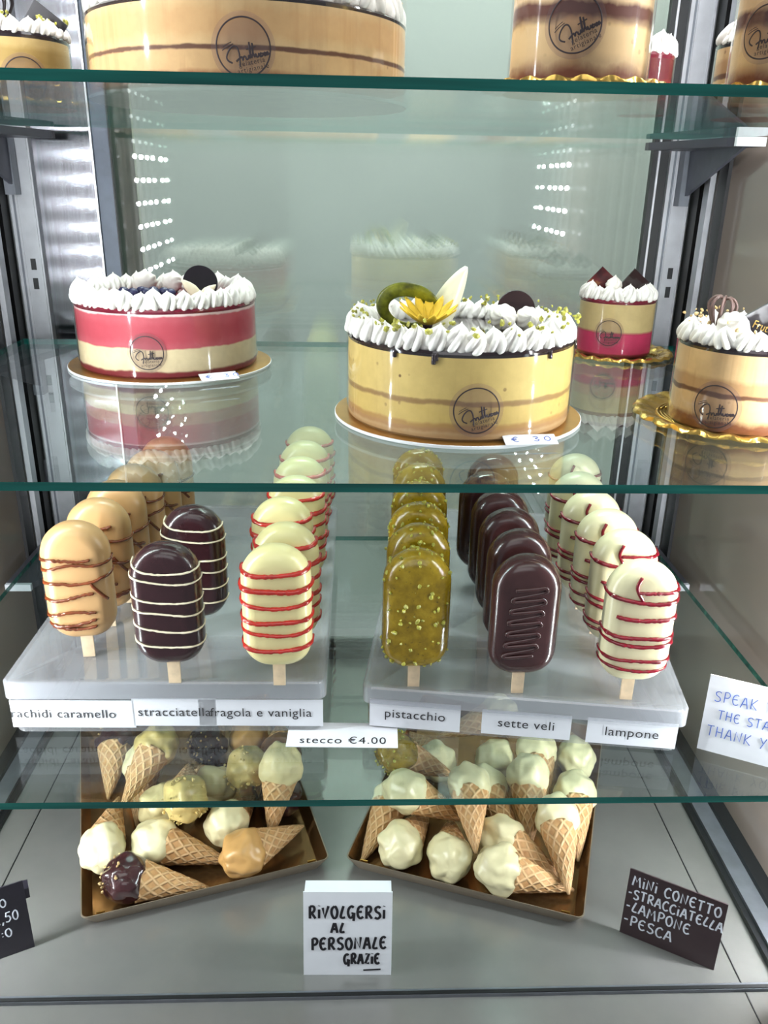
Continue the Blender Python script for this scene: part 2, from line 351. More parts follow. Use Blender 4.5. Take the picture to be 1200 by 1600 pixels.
# hand lettering: strokes in a box 1 high; 'c' curved, 'l' straight
G = {
 'A': (.62, [('l', [(0, 0), (.28, 1), (.38, 1), (.6, 0)]), ('l', [(.1, .38), (.54, .38)])]),
 'C': (.58, [('c', [(.55, .86), (.38, 1), (.14, .82), (.04, .45), (.16, .08), (.38, 0), (.58, .14)])]),
 'E': (.56, [('c', [(.52, .9), (.34, 1), (.12, .84), (.04, .46), (.14, .1), (.34, 0), (.56, .12)]), ('l', [(.06, .52), (.44, .54)])]),
 'F': (.5, [('l', [(.08, 0), (.08, 1), (.5, 1)]), ('l', [(.08, .54), (.42, .54)])]),
 'G': (.66, [('c', [(.56, .9), (.36, 1), (.12, .8), (.05, .42), (.2, .06), (.42, .08), (.56, .34)]), ('l', [(.36, .42), (.62, .42), (.56, -.22)])]),
 'H': (.6, [('l', [(.05, 1), (.05, 0)]), ('l', [(.52, 1), (.52, 0)]), ('l', [(.05, .5), (.52, .5)])]),
 'i': (.2, [('l', [(.1, .72), (.1, 0)]), ('l', [(.1, 1.02), (.11, 1.05)])]),
 'I': (.2, [('l', [(.1, 1), (.1, 0)])]),
 'K': (.56, [('l', [(.06, 1), (.06, 0)]), ('l', [(.52, 1), (.1, .45), (.56, 0)])]),
 'L': (.46, [('c', [(.3, 1), (.14, .5), (.06, .12), (.2, .02), (.46, .06)])]),
 'M': (.78, [('l', [(.02, 0), (.14, 1), (.38, .45), (.6, 1), (.74, 0)])]),
 'N': (.64, [('l', [(.04, 0), (.08, .95), (.5, .08), (.58, 1)])]),
 'O': (.62, [('c', [(.34, 1), (.1, .8), (.05, .4), (.24, .02), (.48, .1), (.58, .55), (.44, .92), (.34, 1)])]),
 'P': (.56, [('l', [(.1, 0), (.1, 1)]), ('c', [(.1, 1), (.4, 1), (.54, .76), (.4, .5), (.1, .44)])]),
 'R': (.6, [('l', [(.08, 0), (.08, 1)]), ('c', [(.08, 1), (.4, 1), (.5, .76), (.36, .52), (.1, .48)]), ('l', [(.22, .48), (.58, 0)])]),
 'S': (.56, [('c', [(.54, .9), (.34, 1), (.1, .86), (.16, .6), (.44, .44), (.52, .18), (.3, 0), (.04, .1)])]),
 'T': (.6, [('l', [(0, .98), (.6, 1.02)]), ('l', [(.3, 1), (.28, 0)])]),
 'U': (.58, [('c', [(.05, 1), (.06, .3), (.28, 0), (.5, .28), (.54, 1)])]),
 'V': (.56, [('l', [(.02, .85), (.2, 0), (.54, 1)])]),
 'Y': (.56, [('l', [(.04, 1), (.3, .5)]), ('l', [(.56, 1), (.16, -.05)])]),
 'Z': (.54, [('l', [(.06, .96), (.5, .98), (.06, .04), (.52, .04)]), ('l', [(.14, .52), (.46, .5)])]),
 '1': (.4, [('l', [(.06, .7), (.28, 1), (.2, 0)]), ('l', [(0, 0), (.38, 0)])]),
 '5': (.54, [('l', [(.54, 1), (.18, .96), (.12, .56)]), ('c', [(.12, .56), (.38, .6), (.5, .3), (.3, .02), (.04, .06)])]),
 '3': (.5, [('c', [(.06, .9), (.3, 1), (.44, .78), (.2, .54), (.46, .34), (.34, .02), (.04, .08)])]),
 '0': (.56, [('c', [(.32, 1), (.08, .7), (.08, .24), (.3, 0), (.5, .3), (.48, .78), (.32, 1)])]),
 ',': (.16, [('l', [(.12, .1), (.04, -.2)])]), '-': (.4, [('l', [(.04, .5), (.36, .52)])]), ':': (.2, [('l', [(.1, .2), (.1, .24)]), ('l', [(.1, .6), (.1, .64)])]),
 '€': (.6, [('c', [(.56, .9), (.36, 1), (.16, .7), (.16, .3), (.34, 0), (.56, .1)]), ('l', [(0, .6), (.42, .6)]), ('l', [(0, .4), (.4, .4)])]),
 ' ': (.36, []),
}
def hand(text, h, pen, x0=0.0, y0=0.0, slope=0.0, gap=0.16, width=1.0):
    """strokes in the xy plane, returned as flat tubes"""
    mb = MB(); x = x0; rn = random.Random(len(text)*7+3)
    for ch in text:
        wd, st = G[ch]; dy = rn.uniform(-.05, .05)*h
        for kind, pts in st:
            pp = [Vector((x+p_[0]*h*width, y0+dy+p_[1]*h+slope*(x+p_[0]*h*width-x0), 0)) for p_ in pts]
            if kind == 'c': pp = catmull(pp, 5)
            mb.add(*tube(pp, pen, 8, 0.22, (0, 0, 1)))
        x += (wd+gap)*h*width
    return mb, x
def place(mb, mat4): mb.v = [mat4 @ p_ for p_ in mb.v]; return mb

# ------------------------------------------------------------------ the case
ZL, ZM, ZT = 0.210, 0.465, 0.6985          # tops of the three glass shelves, floor of the case is 0
WX, YB = 0.41, 1.06
structure(box('floor', -0.46, 0.46, 0.36, 1.10, -0.02, 0.0, M['floor']))
for i, (x0, x1) in enumerate(((-WX-0.02, -WX), (WX, WX+0.02))):
    structure(box('wall_'+('left', 'right')[i], x0, x1, 0.44, YB+0.03, 0.0, 1.15, M['side']))
structure(box('wall_back', -1.2, 1.4, 1.78, 1.80, -0.6, 2.2, M['backwall']))
# floor joints and seals
n_tr = 0
def trim(x0, x1, y0, y1, z0, z1, mat):
    global n_tr; n_tr += 1
    return structure(box('trim_%d' % n_tr, x0, x1, y0, y1, z0, z1, mat))
for s in (-1, 1):
    a, b = sorted((s*0.3405, s*0.3415)); trim(a, b, 0.37, 1.04, 0.0, 0.0006, M['black'])
    a, b = sorted((s*0.372, s*0.378)); trim(a, b, 0.44, 1.04, 0.0, 0.006, M['black'])
    a, b = sorted((s*0.378, s*0.41)); trim(a, b, 0.44, 1.04, 0.0, 0.010, M['alu_dark'])
    a, b = sorted((s*0.396, s*0.41)); trim(a, b, 0.44, 1.04, 0.010, 0.016, M['black'])
trim(-0.41, 0.41, 0.497, 0.503, 0.0, 0.0035, M['alu_dark'])
trim(-0.41, 0.41, 0.4975, 0.5005, 0.0035, 0.0045, M['black'])
trim(-0.41, 0.41, 1.035, 1.041, 0.0, 0.016, M['black'])
trim(-0.41, 0.41, 1.041, 1.047, 0.0, 0.008, M['alu_dark'])
trim(-0.41, 0.41, 1.047, 1.056, 0.0, 0.022, M['black'])
# back: steel panel, frame, seals, glazing
trim(-0.378, -0.303, 1.052, 1.060, 0.0, 1.15, M['steel'])
trim(-0.3035, -0.3015, 1.049, 1.053, 0.0, 1.15, M['alu'])
trim(-0.3015, -0.283, 1.053, 1.060, 0.0, 1.15, M['grey_frame'])
trim(-0.283, -0.2815, 1.052, 1.060, 0.0, 1.15, M['black'])
trim(-0.350, -0.2950, 1.215, 1.225, 0.0, 1.15, M['olive_reflection'])  # coloured strip stands in for the front post mirrored in the glass
trim(0.352, 0.3575, 1.046, 1.056, 0.0, 1.15, M['black'])
trim(0.3575, 0.360, 1.044, 1.054, 0.0, 1.15, M['alu'])
trim(0.360, 0.371, 1.046, 1.056, 0.0, 1.15, M['black'])
for k, dy in enumerate((0.0, 0.024, 0.048, 0.072, 0.108, 0.132)):  # panes beyond the first are added to repeat the diode reflections
    y = YB+0.004+dy
    o = structure(box('window_%d' % (k+1), -0.40, 0.40, y, y+0.003, 0.02, 1.15, M['pane']))
# slotted uprights in both back corners
def upright(s, lab):
    t = thing('shelf_upright', lab, 'shelf rail', (s*0.3865, 1.045, 0.0), 0, 'slotted uprights in the back corners')
    mb = MB(); mb.box(-0.0155, 0.0155, -0.004, 0.012, 0.0, 1.15)
    for x in (-0.0145, -0.006, 0.0125): mb.box(x-0.001, x+0.001, -0.0055, -0.004, 0.0, 1.15)
    mb.obj('rail', M['alu'], t)
    MB().box(-0.0105, -0.0082, -0.0048, -0.0036, 0.0, 1.15).obj('groove', M['alu_dark'], t)
    for z in [0.03+0.0225*i for i in range(48)]:
        if min(abs(z-zz) for zz in (0.13, 0.155, 0.535, 0.557)) < 0.012:
            box('slot', 0.0005, 0.0065, -0.0046, -0.0036, z-0.0075, z+0.0055, M['black'], t)
    return t
upright(1, 'silver slotted upright rail in right back corner beside black door seals')
upright(-1, 'silver slotted upright rail in left back corner beside brushed steel panel')
for s in (-1, 1):
    a, b = sorted((s*0.4035, s*0.41)); trim(a, b, 1.02, 1.05, 0.0, 1.15, M['black'])
    a, b = sorted((s*0.400, s*0.41)); trim(a, b, 0.985, 1.0, 0.0, 1.15, M['alu'])
    a, b = sorted((s*0.406, s*0.41)); trim(a, b, 0.955, 0.978, 0.0, 1.15, M['black'])

# lamps of the case: a column of diodes in each front corner
def led_strip(s, lab):
    t = thing('led_strip', lab, 'lamp', (s*0.395, 0.497, 0.02), 0, 'vertical light strips in the front corners')
    box('profile', -0.008, 0.008, -0.006, 0.004, 0, 1.12, M['alu'], t)
    mb = MB(); d = Vector((-s*0.75, 0.66, 0)).normalized(); side = Vector((0, 0, 1)).cross(d)
    for i in range(28):
        c = Vector((0, 0.0065, 0.02+i*0.04)) + d*0.002
        vs = [c+(side*math.cos(2*PI*k/10)+Vector((0, 0, 1))*math.sin(2*PI*k/10))*0.0036 for k in range(10)]
        mb.add(vs, [tuple(range(10))])
    o = mesh_obj('diodes', mb.v, mb.f, M['led'], t, False, fix=False)
    stuff(o)
led_strip(-1, 'white light strip standing in the left front corner of the case')
led_strip(1, 'white light strip standing in the right front corner of the case')

# glass shelves
def shelf(lab, z, y0, y1, th=0.006):
    hw = 0.392; mb = MB()
    v = [(x, y, zz) for zz in (z-th, z) for y in (y0, y1) for x in (-hw, hw)]
    mb.add(v, [(0, 2, 3, 1), (4, 5, 7, 6)], 0); mb.add(v, [(0, 1, 5, 4), (2, 6, 7, 3), (0, 4, 6, 2), (1, 3, 7, 5)], 1)
    o = mb.obj('glass_shelf', None, None, False, None, [M['glass'], M['edge']])
    return tag(o, lab, 'shelf', 'glass shelves of the display case')
shelf('top glass shelf, above eye level, carrying the tall caramel cakes', ZT, 0.5, 0.95)
shelf('middle glass shelf carrying the raspberry, pistachio and small layered cakes', ZM, 0.5, 1.0)
shelf('lowest glass shelf carrying two plastic trays of ice cream sticks', ZL, 0.5, 1.0)

def bracket(s, z, lab, white=False, web=True):
    t = thing('shelf_bracket', lab, 'bracket', (s*0.39, 0.874, z), 0, 'dark brackets holding the glass shelves')
    x0, x1 = (-0.016, 0.0135) if s > 0 else (-0.0135, 0.016)
    box('arm', x0, x1, 0.002, 0.150, -0.0085, -0.0002, M['bracket'], t)
    if web:      # plate widening towards the back
        xa, xb = (x0, x0-0.040) if s > 0 else (x1, x1+0.040)
        q = [(xa, 0.004), (xa, 0.150), (xb, 0.150), (xb, 0.138), (xa-0.004*s, 0.012)]
        n_ = len(q)
        mesh_obj('plate', [(x, y, -0.0085) for x, y in q]+[(x, y, -0.0006) for x, y in q], [tuple(range(n_))[::-1], tuple(range(n_, 2*n_))]+[(i, (i+1) % n_, n_+(i+1) % n_, n_+i) for i in range(n_)], M['bracket'], t, False)
    box('end_cap', x0, x1, -0.003, 0.002, -0.0085, -0.0002, M['cap_white'] if white else M['cap'], t)
    if web:
        y0_, y1_ = 0.012, 0.165
        v = [(-0.002, y0_, -0.0085), (-0.002, y1_, -0.0085), (-0.002, y1_, -0.062), (0.002, y0_, -0.0085), (0.002, y1_, -0.0085), (0.002, y1_, -0.062)]
        mesh_obj('web', v, [(0, 1, 2), (3, 5, 4), (0, 3, 4, 1), (1, 4, 5, 2), (2, 5, 3, 0)], M['bracket_side'], t, False)
        box('hook_plate', -0.008, 0.004, 0.150, 0.1665, -0.068, -0.0085, M['alu_dark'], t)
    return t
bracket(1, ZT-0.006, 'dark bracket with pale end cap under right end of top glass shelf', True)
bracket(-1, ZT-0.006, 'dark bracket under left end of top glass shelf')
bracket(1, ZM-0.006, 'dark bracket under right end of middle shelf behind the small cake')
bracket(-1, ZM-0.006, 'dark bracket under left end of middle shelf left of raspberry cake')
bracket(1, ZL-0.006, 'dark bracket under right end of lowest shelf behind raspberry striped sticks', False)
bracket(-1, ZL-0.006, 'dark bracket under left end of lowest shelf behind caramel sticks', False)

# ------------------------------------------------------------------ cakes
def rosette_geo(R=0.0088, H=0.0178, ribs=7, twist=1.1, lean=0.002):
    n = ribs*6; v = []
    prof = [(0.86, 0.0), (1.04, 0.08), (1.08, 0.22), (1.03, 0.38), (0.93, 0.54), (0.77, 0.69), (0.54, 0.82), (0.27, 0.92), (0.10, 0.98), (0.02, 1.06)]
    for (r, z) in prof:
        for i in range(n):
            a = 2*PI*i/n
            k = 1+0.27*(abs(math.cos(ribs*a/2))**0.7*2-1)*(1-0.25*z)
            aa = a+twist*z
            v.append((R*r*k*math.cos(aa)+lean*z*z, R*r*k*math.sin(aa), H*z))
    f = []
    for k in range(len(prof)-1):
        for i in range(n): j = (i+1) % n; f.append((k*n+i, k*n+j, (k+1)*n+j, (k+1)*n+i))
    f.append(tuple(range(n))[::-1]); f.append(tuple(range((len(prof)-1)*n, len(prof)*n)))
    return v, f
_ros = []
for i in range(4):
    v, f = rosette_geo(twist=(1.0, 1.3, -0.9, 0.7)[i], ribs=(7, 6, 7, 8)[i], lean=(0.003, -0.002, 0.001, 0.002)[i])
    o = mesh_obj('cream_rosette', v, f, M['cream']); _ros.append(o.data); bpy.data.objects.remove(o)

def bend(mb, R, ang0, zc):
    """wrap flat xy art round a cylinder; ang0 = 0 faces -y"""
    out = []
    for p_ in mb.v:
        a = ang0+p_.x/R; r = R+p_.z
        out.append(Vector((r*math.sin(a), -r*math.cos(a), zc+p_.y)))
    mb.v = out; return mb
def logo(parent, R, ang0, zc, rad, tilt=0.1, faint=False):
    ca, sa = math.cos(tilt), math.sin(tilt)
    def rt(mb): mb.v = [Vector((p_.x*ca-p_.y*sa, p_.x*sa+p_.y*ca, p_.z)) for p_ in mb.v]; return mb
    film = MB(); n = 48; rings = 6
    vs = [(0, 0, 0)]+[(rad*1.2*k/rings*math.cos(2*PI*i/n), rad*1.2*k/rings*math.sin(2*PI*i/n), 0) for k in range(1, rings+1) for i in range(n)]
    fs = [(0, 1+i, 1+(i+1) % n) for i in range(n)]
    for k in range(rings-1):
        for i in range(n): j = (i+1) % n; fs.append((1+k*n+i, 1+(k+1)*n+i, 1+(k+1)*n+j, 1+k*n+j))
    film.add(vs, fs); bend(film, R+0.0006, ang0, zc)
    fo = film.obj('logo_sticker', M['film'], parent, True)
    fo['label'] = 'round clear sticker with dark circle and script lettering'
    mb = MB(); z = 0.0004
    ring = [(rad*math.cos(2*PI*i/64), rad*math.sin(2*PI*i/64), z) for i in range(64)]
    mb.add(*tube(ring, rad*0.029, 6, 0.2, (0, 0, 1), closed=True))
    th = rad*0.034
    u = lambda x, y: Vector(((x-545)/370*rad, -(y-490)/370*rad, z))
    def st(pts, r_=th, sub=5): mb.add(*tube(catmull([u(*p_) for p_ in pts], sub), r_, 6, 0.25, (0, 0, 1)))
    # the script word, drawn level and tilted with the sticker
    st([(350, 650), (300, 610), (290, 560), (340, 490), (410, 450), (455, 470), (470, 540), (460, 620), (440, 715)], th*0.9)
    st([(405, 640), (450, 615), (490, 600), (500, 640), (515, 605), (545, 600)])
    st([(545, 600), (550, 640), (575, 635), (590, 600), (596, 640)])
    st([(596, 640), (622, 560), (634, 440)]); st([(634, 440), (616, 560), (622, 638)])
    st([(622, 638), (660, 560), (672, 460)]); st([(672, 460), (656, 560), (668, 636)])
    st([(575, 520), (640, 512), (715, 505)], th*0.7)
    st([(668, 636), (690, 600), (698, 636), (722, 632), (732, 602), (740, 636)])
    st([(740, 636), (770, 600), (745, 615), (752, 640), (785, 630), (790, 605), (800, 635)])
    st([(800, 635), (820, 600), (818, 625), (808, 640), (838, 630), (862, 604), (842, 610), (848, 636), (880, 622)])
    for s_, y_ in (('gelateria', 715), ('artigianale', 795)):
        v, f = text_geo(s_, rad*0.25, 'CENTER', 0, 1.15)
        mb.add([Vector((p_.x+rad*0.18, p_.y-(y_-490)/370*rad, z)) for p_ in v], f)
    st([(250, 470), (330, 440), (420, 420)], th*0.5); st([(270, 430), (340, 405), (400, 395)], th*0.4)
    rt(mb); bend(mb, R+0.0006, ang0, zc)
    o = mesh_obj('lettering', mb.v, mb.f, M['logo'], fo, False, fix=False)
    return fo

def cake(lab, cx, cy_, z, R, H, body, glaze, n_ros, ros_scale=1.0, group='layered cakes in clear collars', ros_r=None, collar=0.0015, tall_glaze=0.0035, dark_rim=True):
    t = thing('layered_cake', lab, 'cake', (cx, cy_, z), 0, group)
    v, f = lathe([(R-0.003, 0), (R-0.0012, 0.002), (R-0.0012, H-0.001), (R-0.002, H)], 96)
    mesh_obj('cake_body', v, f, body, t, 'auto')
    gl = []
    for k in range(96):
        gl.append(0)
    v, f = lathe([(R-0.0013, H-0.001), (R-0.0006, H+tall_glaze*0.4), (R-0.0016, H+tall_glaze), (R*0.5, H+tall_glaze*1.05), (0.002, H+tall_glaze*1.05)], 96)
    mesh_obj('glaze', v, f, glaze, t, 'auto')
    v, f = lathe([(R+0.0003, -0.0005), (R+0.0003, H+collar)], 96, False, False)
    mesh_obj('acetate_collar', v, f, M['acetate'], t, True)
    rn = random.Random(int(cx*1e4))
    rr = ros_r or (R-0.0102*ros_scale)
    for i in range(n_ros):
        a = 2*PI*i/n_ros+rn.uniform(-.02, .02)
        o = bpy.data.objects.new('cream_rosette', _ros[rn.randrange(4)]); C.objects.link(o); o.parent = t
        o.location = (rr*math.cos(a), rr*math.sin(a), H+tall_glaze*0.6)
        s_ = ros_scale*rn.uniform(.9, 1.1); o.scale = (s_, s_*rn.uniform(.85, 1.05), s_*rn.uniform(.88, 1.12)); o.rotation_euler = (rn.uniform(-.12, .12), rn.uniform(-.12, .12), a+rn.uniform(-.5, .5))
    return t
def crumbs(parent, name, spots, mat, size, rn):
    mb = MB()
    for p_ in spots:
        s_ = size*rn.uniform(.6, 1.35)
        v, f = ico(s_, rn, 1, (rn.uniform(.7, 1.3), rn.uniform(.6, 1), rn.uniform(.5, .9)))
        q = Quaternion((rn.uniform(-1, 1), rn.uniform(-1, 1), rn.uniform(-1, 1), rn.uniform(-1, 1))).normalized()
        mb.add([q @ x+Vector(p_) for x in v], f)
    return stuff(mb.obj(name, mat, parent, False))
def ring_spots(n, r0, r1, z0, z1, rn, a0=0, a1=2*PI):
    out = []
    for _ in range(n):
        a = rn.uniform(a0, a1); r = rn.uniform(r0, r1); out.append((r*math.cos(a), r*math.sin(a), rn.uniform(z0, z1)))
    return out
def disc_geo(R, th, n=40): return lathe([(R-0.0006, 0), (R, th*0.3), (R, th*0.7), (R-0.0006, th)], n)
def orient(o, loc, rot): o.location = loc; o.rotation_euler = rot; return o
def meringue(parent, loc, rot, s=1.0):
    v, f = [], []; n = 48
    prof = [(0.25, -0.55), (0.72, -0.5), (0.97, -0.2), (1.0, 0.1), (0.85, 0.45), (0.55, 0.75), (0.28, 0.98), (0.12, 1.15), (0.03, 1.3)]
    R = 0.0125*s
    for r, z in prof:
        for i in range(n):
            a = 2*PI*i/n; k = 1+0.045*math.cos(9*a)*(1 if z < 1 else 0); aa = a+0.9*z
            v.append((R*r*k*math.cos(aa), R*r*k*math.sin(aa), R*z))
    for k in range(len(prof)-1):
        for i in range(n): j = (i+1) % n; f.append((k*n+i, k*n+j, (k+1)*n+j, (k+1)*n+i))
    f.append(tuple(range(n))[::-1]); f.append(tuple(range((len(prof)-1)*n, len(prof)*n)))
    o = mesh_obj('meringue_kiss', v, f, M['meringue'], parent, True); return orient(o, loc, rot)
def choc_square(parent, loc, rot, s, mat, name='chocolate_square'):
    mb = MB().box(-s/2, s/2, -0.001, 0.001, -s/2, s/2)
    o = mb.obj(name, mat, parent, False); o.rotation_mode = 'XYZ'; return orient(o, loc, rot)
def whisk(parent, loc, rot, mat, s=1.0):
    mb = MB(); H = 0.036*s; Wd = 0.0125*s
    for k in range(4):
        a = PI*k/4
        pts = [(0.0015*s*math.cos(a), 0.0015*s*math.sin(a), 0), (Wd*.55*math.cos(a), Wd*.55*math.sin(a), H*.4), (Wd*math.cos(a), Wd*math.sin(a), H*.75), (Wd*.6*math.cos(a), Wd*.6*math.sin(a), H*.97), (0, 0, H*.93),
               (-Wd*.6*math.cos(a), -Wd*.6*math.sin(a), H*.97), (-Wd*math.cos(a), -Wd*math.sin(a), H*.75), (-Wd*.55*math.cos(a), -Wd*.55*math.sin(a), H*.4), (-0.0015*s*math.cos(a), -0.0015*s*math.sin(a), 0)]
        mb.add(*tube(catmull(pts, 6), 0.0013*s, 8))
    mb.add(*tube([(0, 0, -0.022*s), (0, 0, 0.001*s)], 0.0026*s, 10))
    o = mb.obj('chocolate_whisk', mat, parent, True); return orient(o, loc, rot)
def board(lab, cx, cy_, z, R, th=0.003, name='cake_board'):
    mb = MB()
    v, f = lathe([(R-0.0008, 0), (R, 0.0006), (R, th-0.0006), (R-0.0005, th-0.0002)], 96, True, False); mb.add(v, f, 0)
    v, f = lathe([(R-0.0005, th-0.0002), (R-0.0018, th)], 96, False, True); mb.add(v, f, 1)
    o = mb.obj(name, None, None, 'auto', (cx, cy_, z), [M['white_card'], M['gold']])
    return tag(o, lab, 'cake board', 'boards under the cakes')
def scallop_tray(lab, cx, cy_, z, R, lobes=22, inner=0.78):
    t = thing('scalloped_cake_tray', lab, 'cake tray', (cx, cy_, z), 0, 'gold scalloped trays under small cakes')
    n = lobes*8; v = []; prof = [(inner-.02, 0.0), (inner, 0.0008), (inner+.06, 0.003), (0.93, 0.0052), (0.985, 0.0048), (1.0, 0.0030)]
    for r, zz in prof:
        for i in range(n):
            a = 2*PI*i/n; k = max(0, (r-inner)/(1-inner)); sc_ = 1+0.035*k*abs(math.sin(lobes*a/2))
            rad_z = 0.0012*k*math.cos(lobes*3*a/3)
            v.append((R*r*sc_*math.cos(a), R*r*sc_*math.sin(a), zz+rad_z*(1 if r < 0.99 else .3)))
    m = len(v)
    f = []
    for k in range(len(prof)-1):
        for i in range(n): j = (i+1) % n; f.append((k*n+i, k*n+j, (k+1)*n+j, (k+1)*n+i))
    top = [p_ for p_ in v]; v = v+[(x, y, max(zz-0.0012, -0.0002)) for x, y, zz in v]
    f += [tuple(q+m for q in reversed(ff)) for ff in f]
    L = (len(prof)-1)*n
    f += [(L+i, L+(i+1) % n, m+L+(i+1) % n, m+L+i) for i in range(n)]
    f.append(tuple(range(n))); f.append(tuple(m+i for i in reversed(range(n))))
    mesh_obj('gilded_rim', v, f, M['gold_bright'], t, 'auto')
    # embossed rosette of flutes on the flat
    mb = MB()
    for k in range(8):
        a0 = 2*PI*k/8
        for j in range(4):
            rr = R*inner*(0.98-0.045*j)
            pts = [(rr*math.cos(a0+q*0.05*(4-j)), rr*math.sin(a0+q*0.05*(4-j)), 0.0009) for q in range(-2, 3)]
            mb.add(*tube(catmull(pts, 3), 0.0009, 6, 0.8))
    mb.obj('embossing', M['gold_bright'], t, True)
    return t

LM = {}
LM['rasp'] = layered('raspberry_layers', 0.0612, [(0, (140, 52, 56)), (0.10, (228, 208, 168)), (0.46, (194, 88, 100)), (0.955, (236, 208, 206))], 0.06, [(0.06, 0.09, (120, 34, 40), .9), (0.7, 0.25, (176, 56, 72), .5)])
LM['pist'] = layered('pistachio_layers', 0.0628, [(0, (198, 164, 118)), (0.15, (208, 178, 104)), (0.445, (196, 162, 98)), (0.465, (212, 184, 112))], 0.05, [(0.455, 0.055, (132, 96, 60), .75), (0.15, 0.09, (164, 116, 66), .7), (0.0, 0.12, (176, 130, 80), .6)], streak=0.16, pits=0.9)
LM['pink'] = layered('berry_vanilla_layers', 0.0594, [(0, (120, 30, 40)), (0.07, (192, 52, 92)), (0.46, (200, 176, 124)), (0.97, (206, 182, 132))], 0.03, [(0.0, 0.1, (96, 20, 32), .8), (0.46, 0.04, (160, 40, 70), .5)])
LM['cara'] = layered('caramel_layers', 0.0632, [(0, (178, 126, 78)), (0.09, (222, 184, 132)), (0.46, (150, 108, 74)), (0.49, (220, 182, 132))], 0.05, [(0.05, 0.19, (124, 70, 38), .95), (0.56, 0.16, (160, 112, 70), .6), (0.47, 0.05, (96, 58, 38), .9)], streak=0.5, pits=0.6)
LM['big'] = layered('large_caramel_layers', 0.050, [(0, (208, 168, 118)), (0.45, (168, 124, 88)), (0.47, (216, 180, 130))], 0.03, [(0.06, 0.2, (140, 76, 42), .85), (0.46, 0.05, (92, 56, 40), .95), (0.75, 0.3, (196, 140, 84), .4)], streak=0.35, pits=0.6)
LM['tall'] = layered('tall_caramel_layers', 0.10, [(0, (206, 158, 104)), (0.36, (170, 120, 84)), (0.38, (224, 190, 146))], 0.05, [(0.04, 0.16, (120, 64, 36), 1.0), (0.37, 0.085, (92, 46, 32), 1.0), (0.75, 0.3, (236, 216, 184), .8), (0.2, .2, (232, 200, 150), .6)], streak=0.3, pits=0.5)
LM['olive'] = layered('pistachio_olive_layers', 0.060, [(0, (176, 136, 86)), (0.12, (180, 148, 88)), (0.5, (172, 142, 82))], 0.04, [(0.2, 0.2, (140, 92, 48), .6), (0.8, 0.2, (200, 172, 116), .6)], streak=0.2)
LM['red'] = layered('dark_cherry_layers', 0.05, [(0, (112, 34, 30)), (0.5, (92, 22, 30)), (0.95, (80, 18, 28))], 0.04)

BT = 0.003
# raspberry cake, left on the middle shelf
board('round gold board with white edge under raspberry cake', -0.1899, 0.8685, ZM, 0.1033)
rc = cake('pink and cream raspberry layer cake ringed with white cream rosettes', -0.1908, 0.8671, ZM+BT, 0.0902, 0.0612, LM['rasp'], M['glaze_red'], 38)
logo(rc, 0.0905, -0.02, 0.0255, 0.0155, 0.06)
zt_ = 0.0612+0.004
meringue(rc, (-0.028, 0.035, zt_+0.010), (-1.0, 0, 0.4), 1.0); meringue(rc, (-0.001, 0.040, zt_+0.0095), (-1.1, 0, -0.2), 0.85)
v, f = disc_geo(0.0175, 0.003); o = mesh_obj('chocolate_disc', v, f, M['choc_black'], rc, 'auto'); orient(o, (0.034, 0.010, zt_+0.013), (1.25, 0.1, 0.25))
def almond(parent, loc, rot, L=0.013):
    n = 24; prof = [(0.05, -1), (0.45, -.8), (0.75, -.4), (0.8, 0), (0.6, .45), (0.28, .85), (0.03, 1.05)]
    v, f = lathe([(r*L*.55, z*L) for r, z in prof], n); v = [(x, y*0.45, z) for x, y, z in v]
    o = mesh_obj('white_chocolate_petal', v, f, M['feather'], parent, True); return orient(o, loc, rot)
almond(rc, (0.027, -0.002, zt_+0.008), (0.2, -0.75, 0.1)); almond(rc, (0.043, -0.003, zt_+0.006), (0.2, 0.9, 0.1), 0.011)
for i, (bx, by) in enumerate(((-0.045, 0.012), (-0.034, 0.004), (-0.022, 0.010), (-0.012, 0.002), (-0.028, 0.018), (-0.004, 0.012), (0.004, 0.004), (-0.016, 0.019))):
    v, f = ico(0.006, RND, 2, (1, 1, .85), 0.03); o = mesh_obj('blueberry', v, f, M['berry'], rc, True, (bx, by, zt_+0.003))
v, f = ico(0.006, RND, 2, (1, 1, .9), 0.06); mesh_obj('raspberry', v, f, M['glaze_red'], rc, True, (0.058, 0.006, zt_+0.004))

# pistachio cake, centre of the middle shelf
board('round gold board with white edge under pistachio cake', 0.0874, 0.676, ZM, 0.1028)
pc = cake('yellow pistachio layer cake with chocolate top, cream rosettes and yellow flower', 0.0869, 0.6732, ZM+BT, 0.0921, 0.0628, LM['pist'], M['glaze_dark'], 36, tall_glaze=0.0035)
logo(pc, 0.0924, 0.03, 0.0245, 0.0168, 0.28)
rn = random.Random(3)
crumbs(pc, 'pistachio_crumbs', ring_spots(130, 0.070, 0.094, 0.0628+0.015, 0.0628+0.0225, rn), M['pist_nut'], 0.0022, rn)
zt_ = 0.0628+0.005
for k in range(5):   # drips of the glaze over the rim
    a = -PI/2+rn.uniform(-1.3, 1.3); L_ = rn.uniform(.003, .007)
    pts = [(0.0912*math.cos(a), 0.0912*math.sin(a), 0.0628+.002), (0.0918*math.cos(a), 0.0918*math.sin(a), 0.0628-L_*.5), (0.0917*math.cos(a), 0.0917*math.sin(a), 0.0628-L_)]
    v, f = tube(catmull(pts, 3), 0.0018, 8); mesh_obj('glaze_drip', v, f, M['glaze_dark'], pc, True)
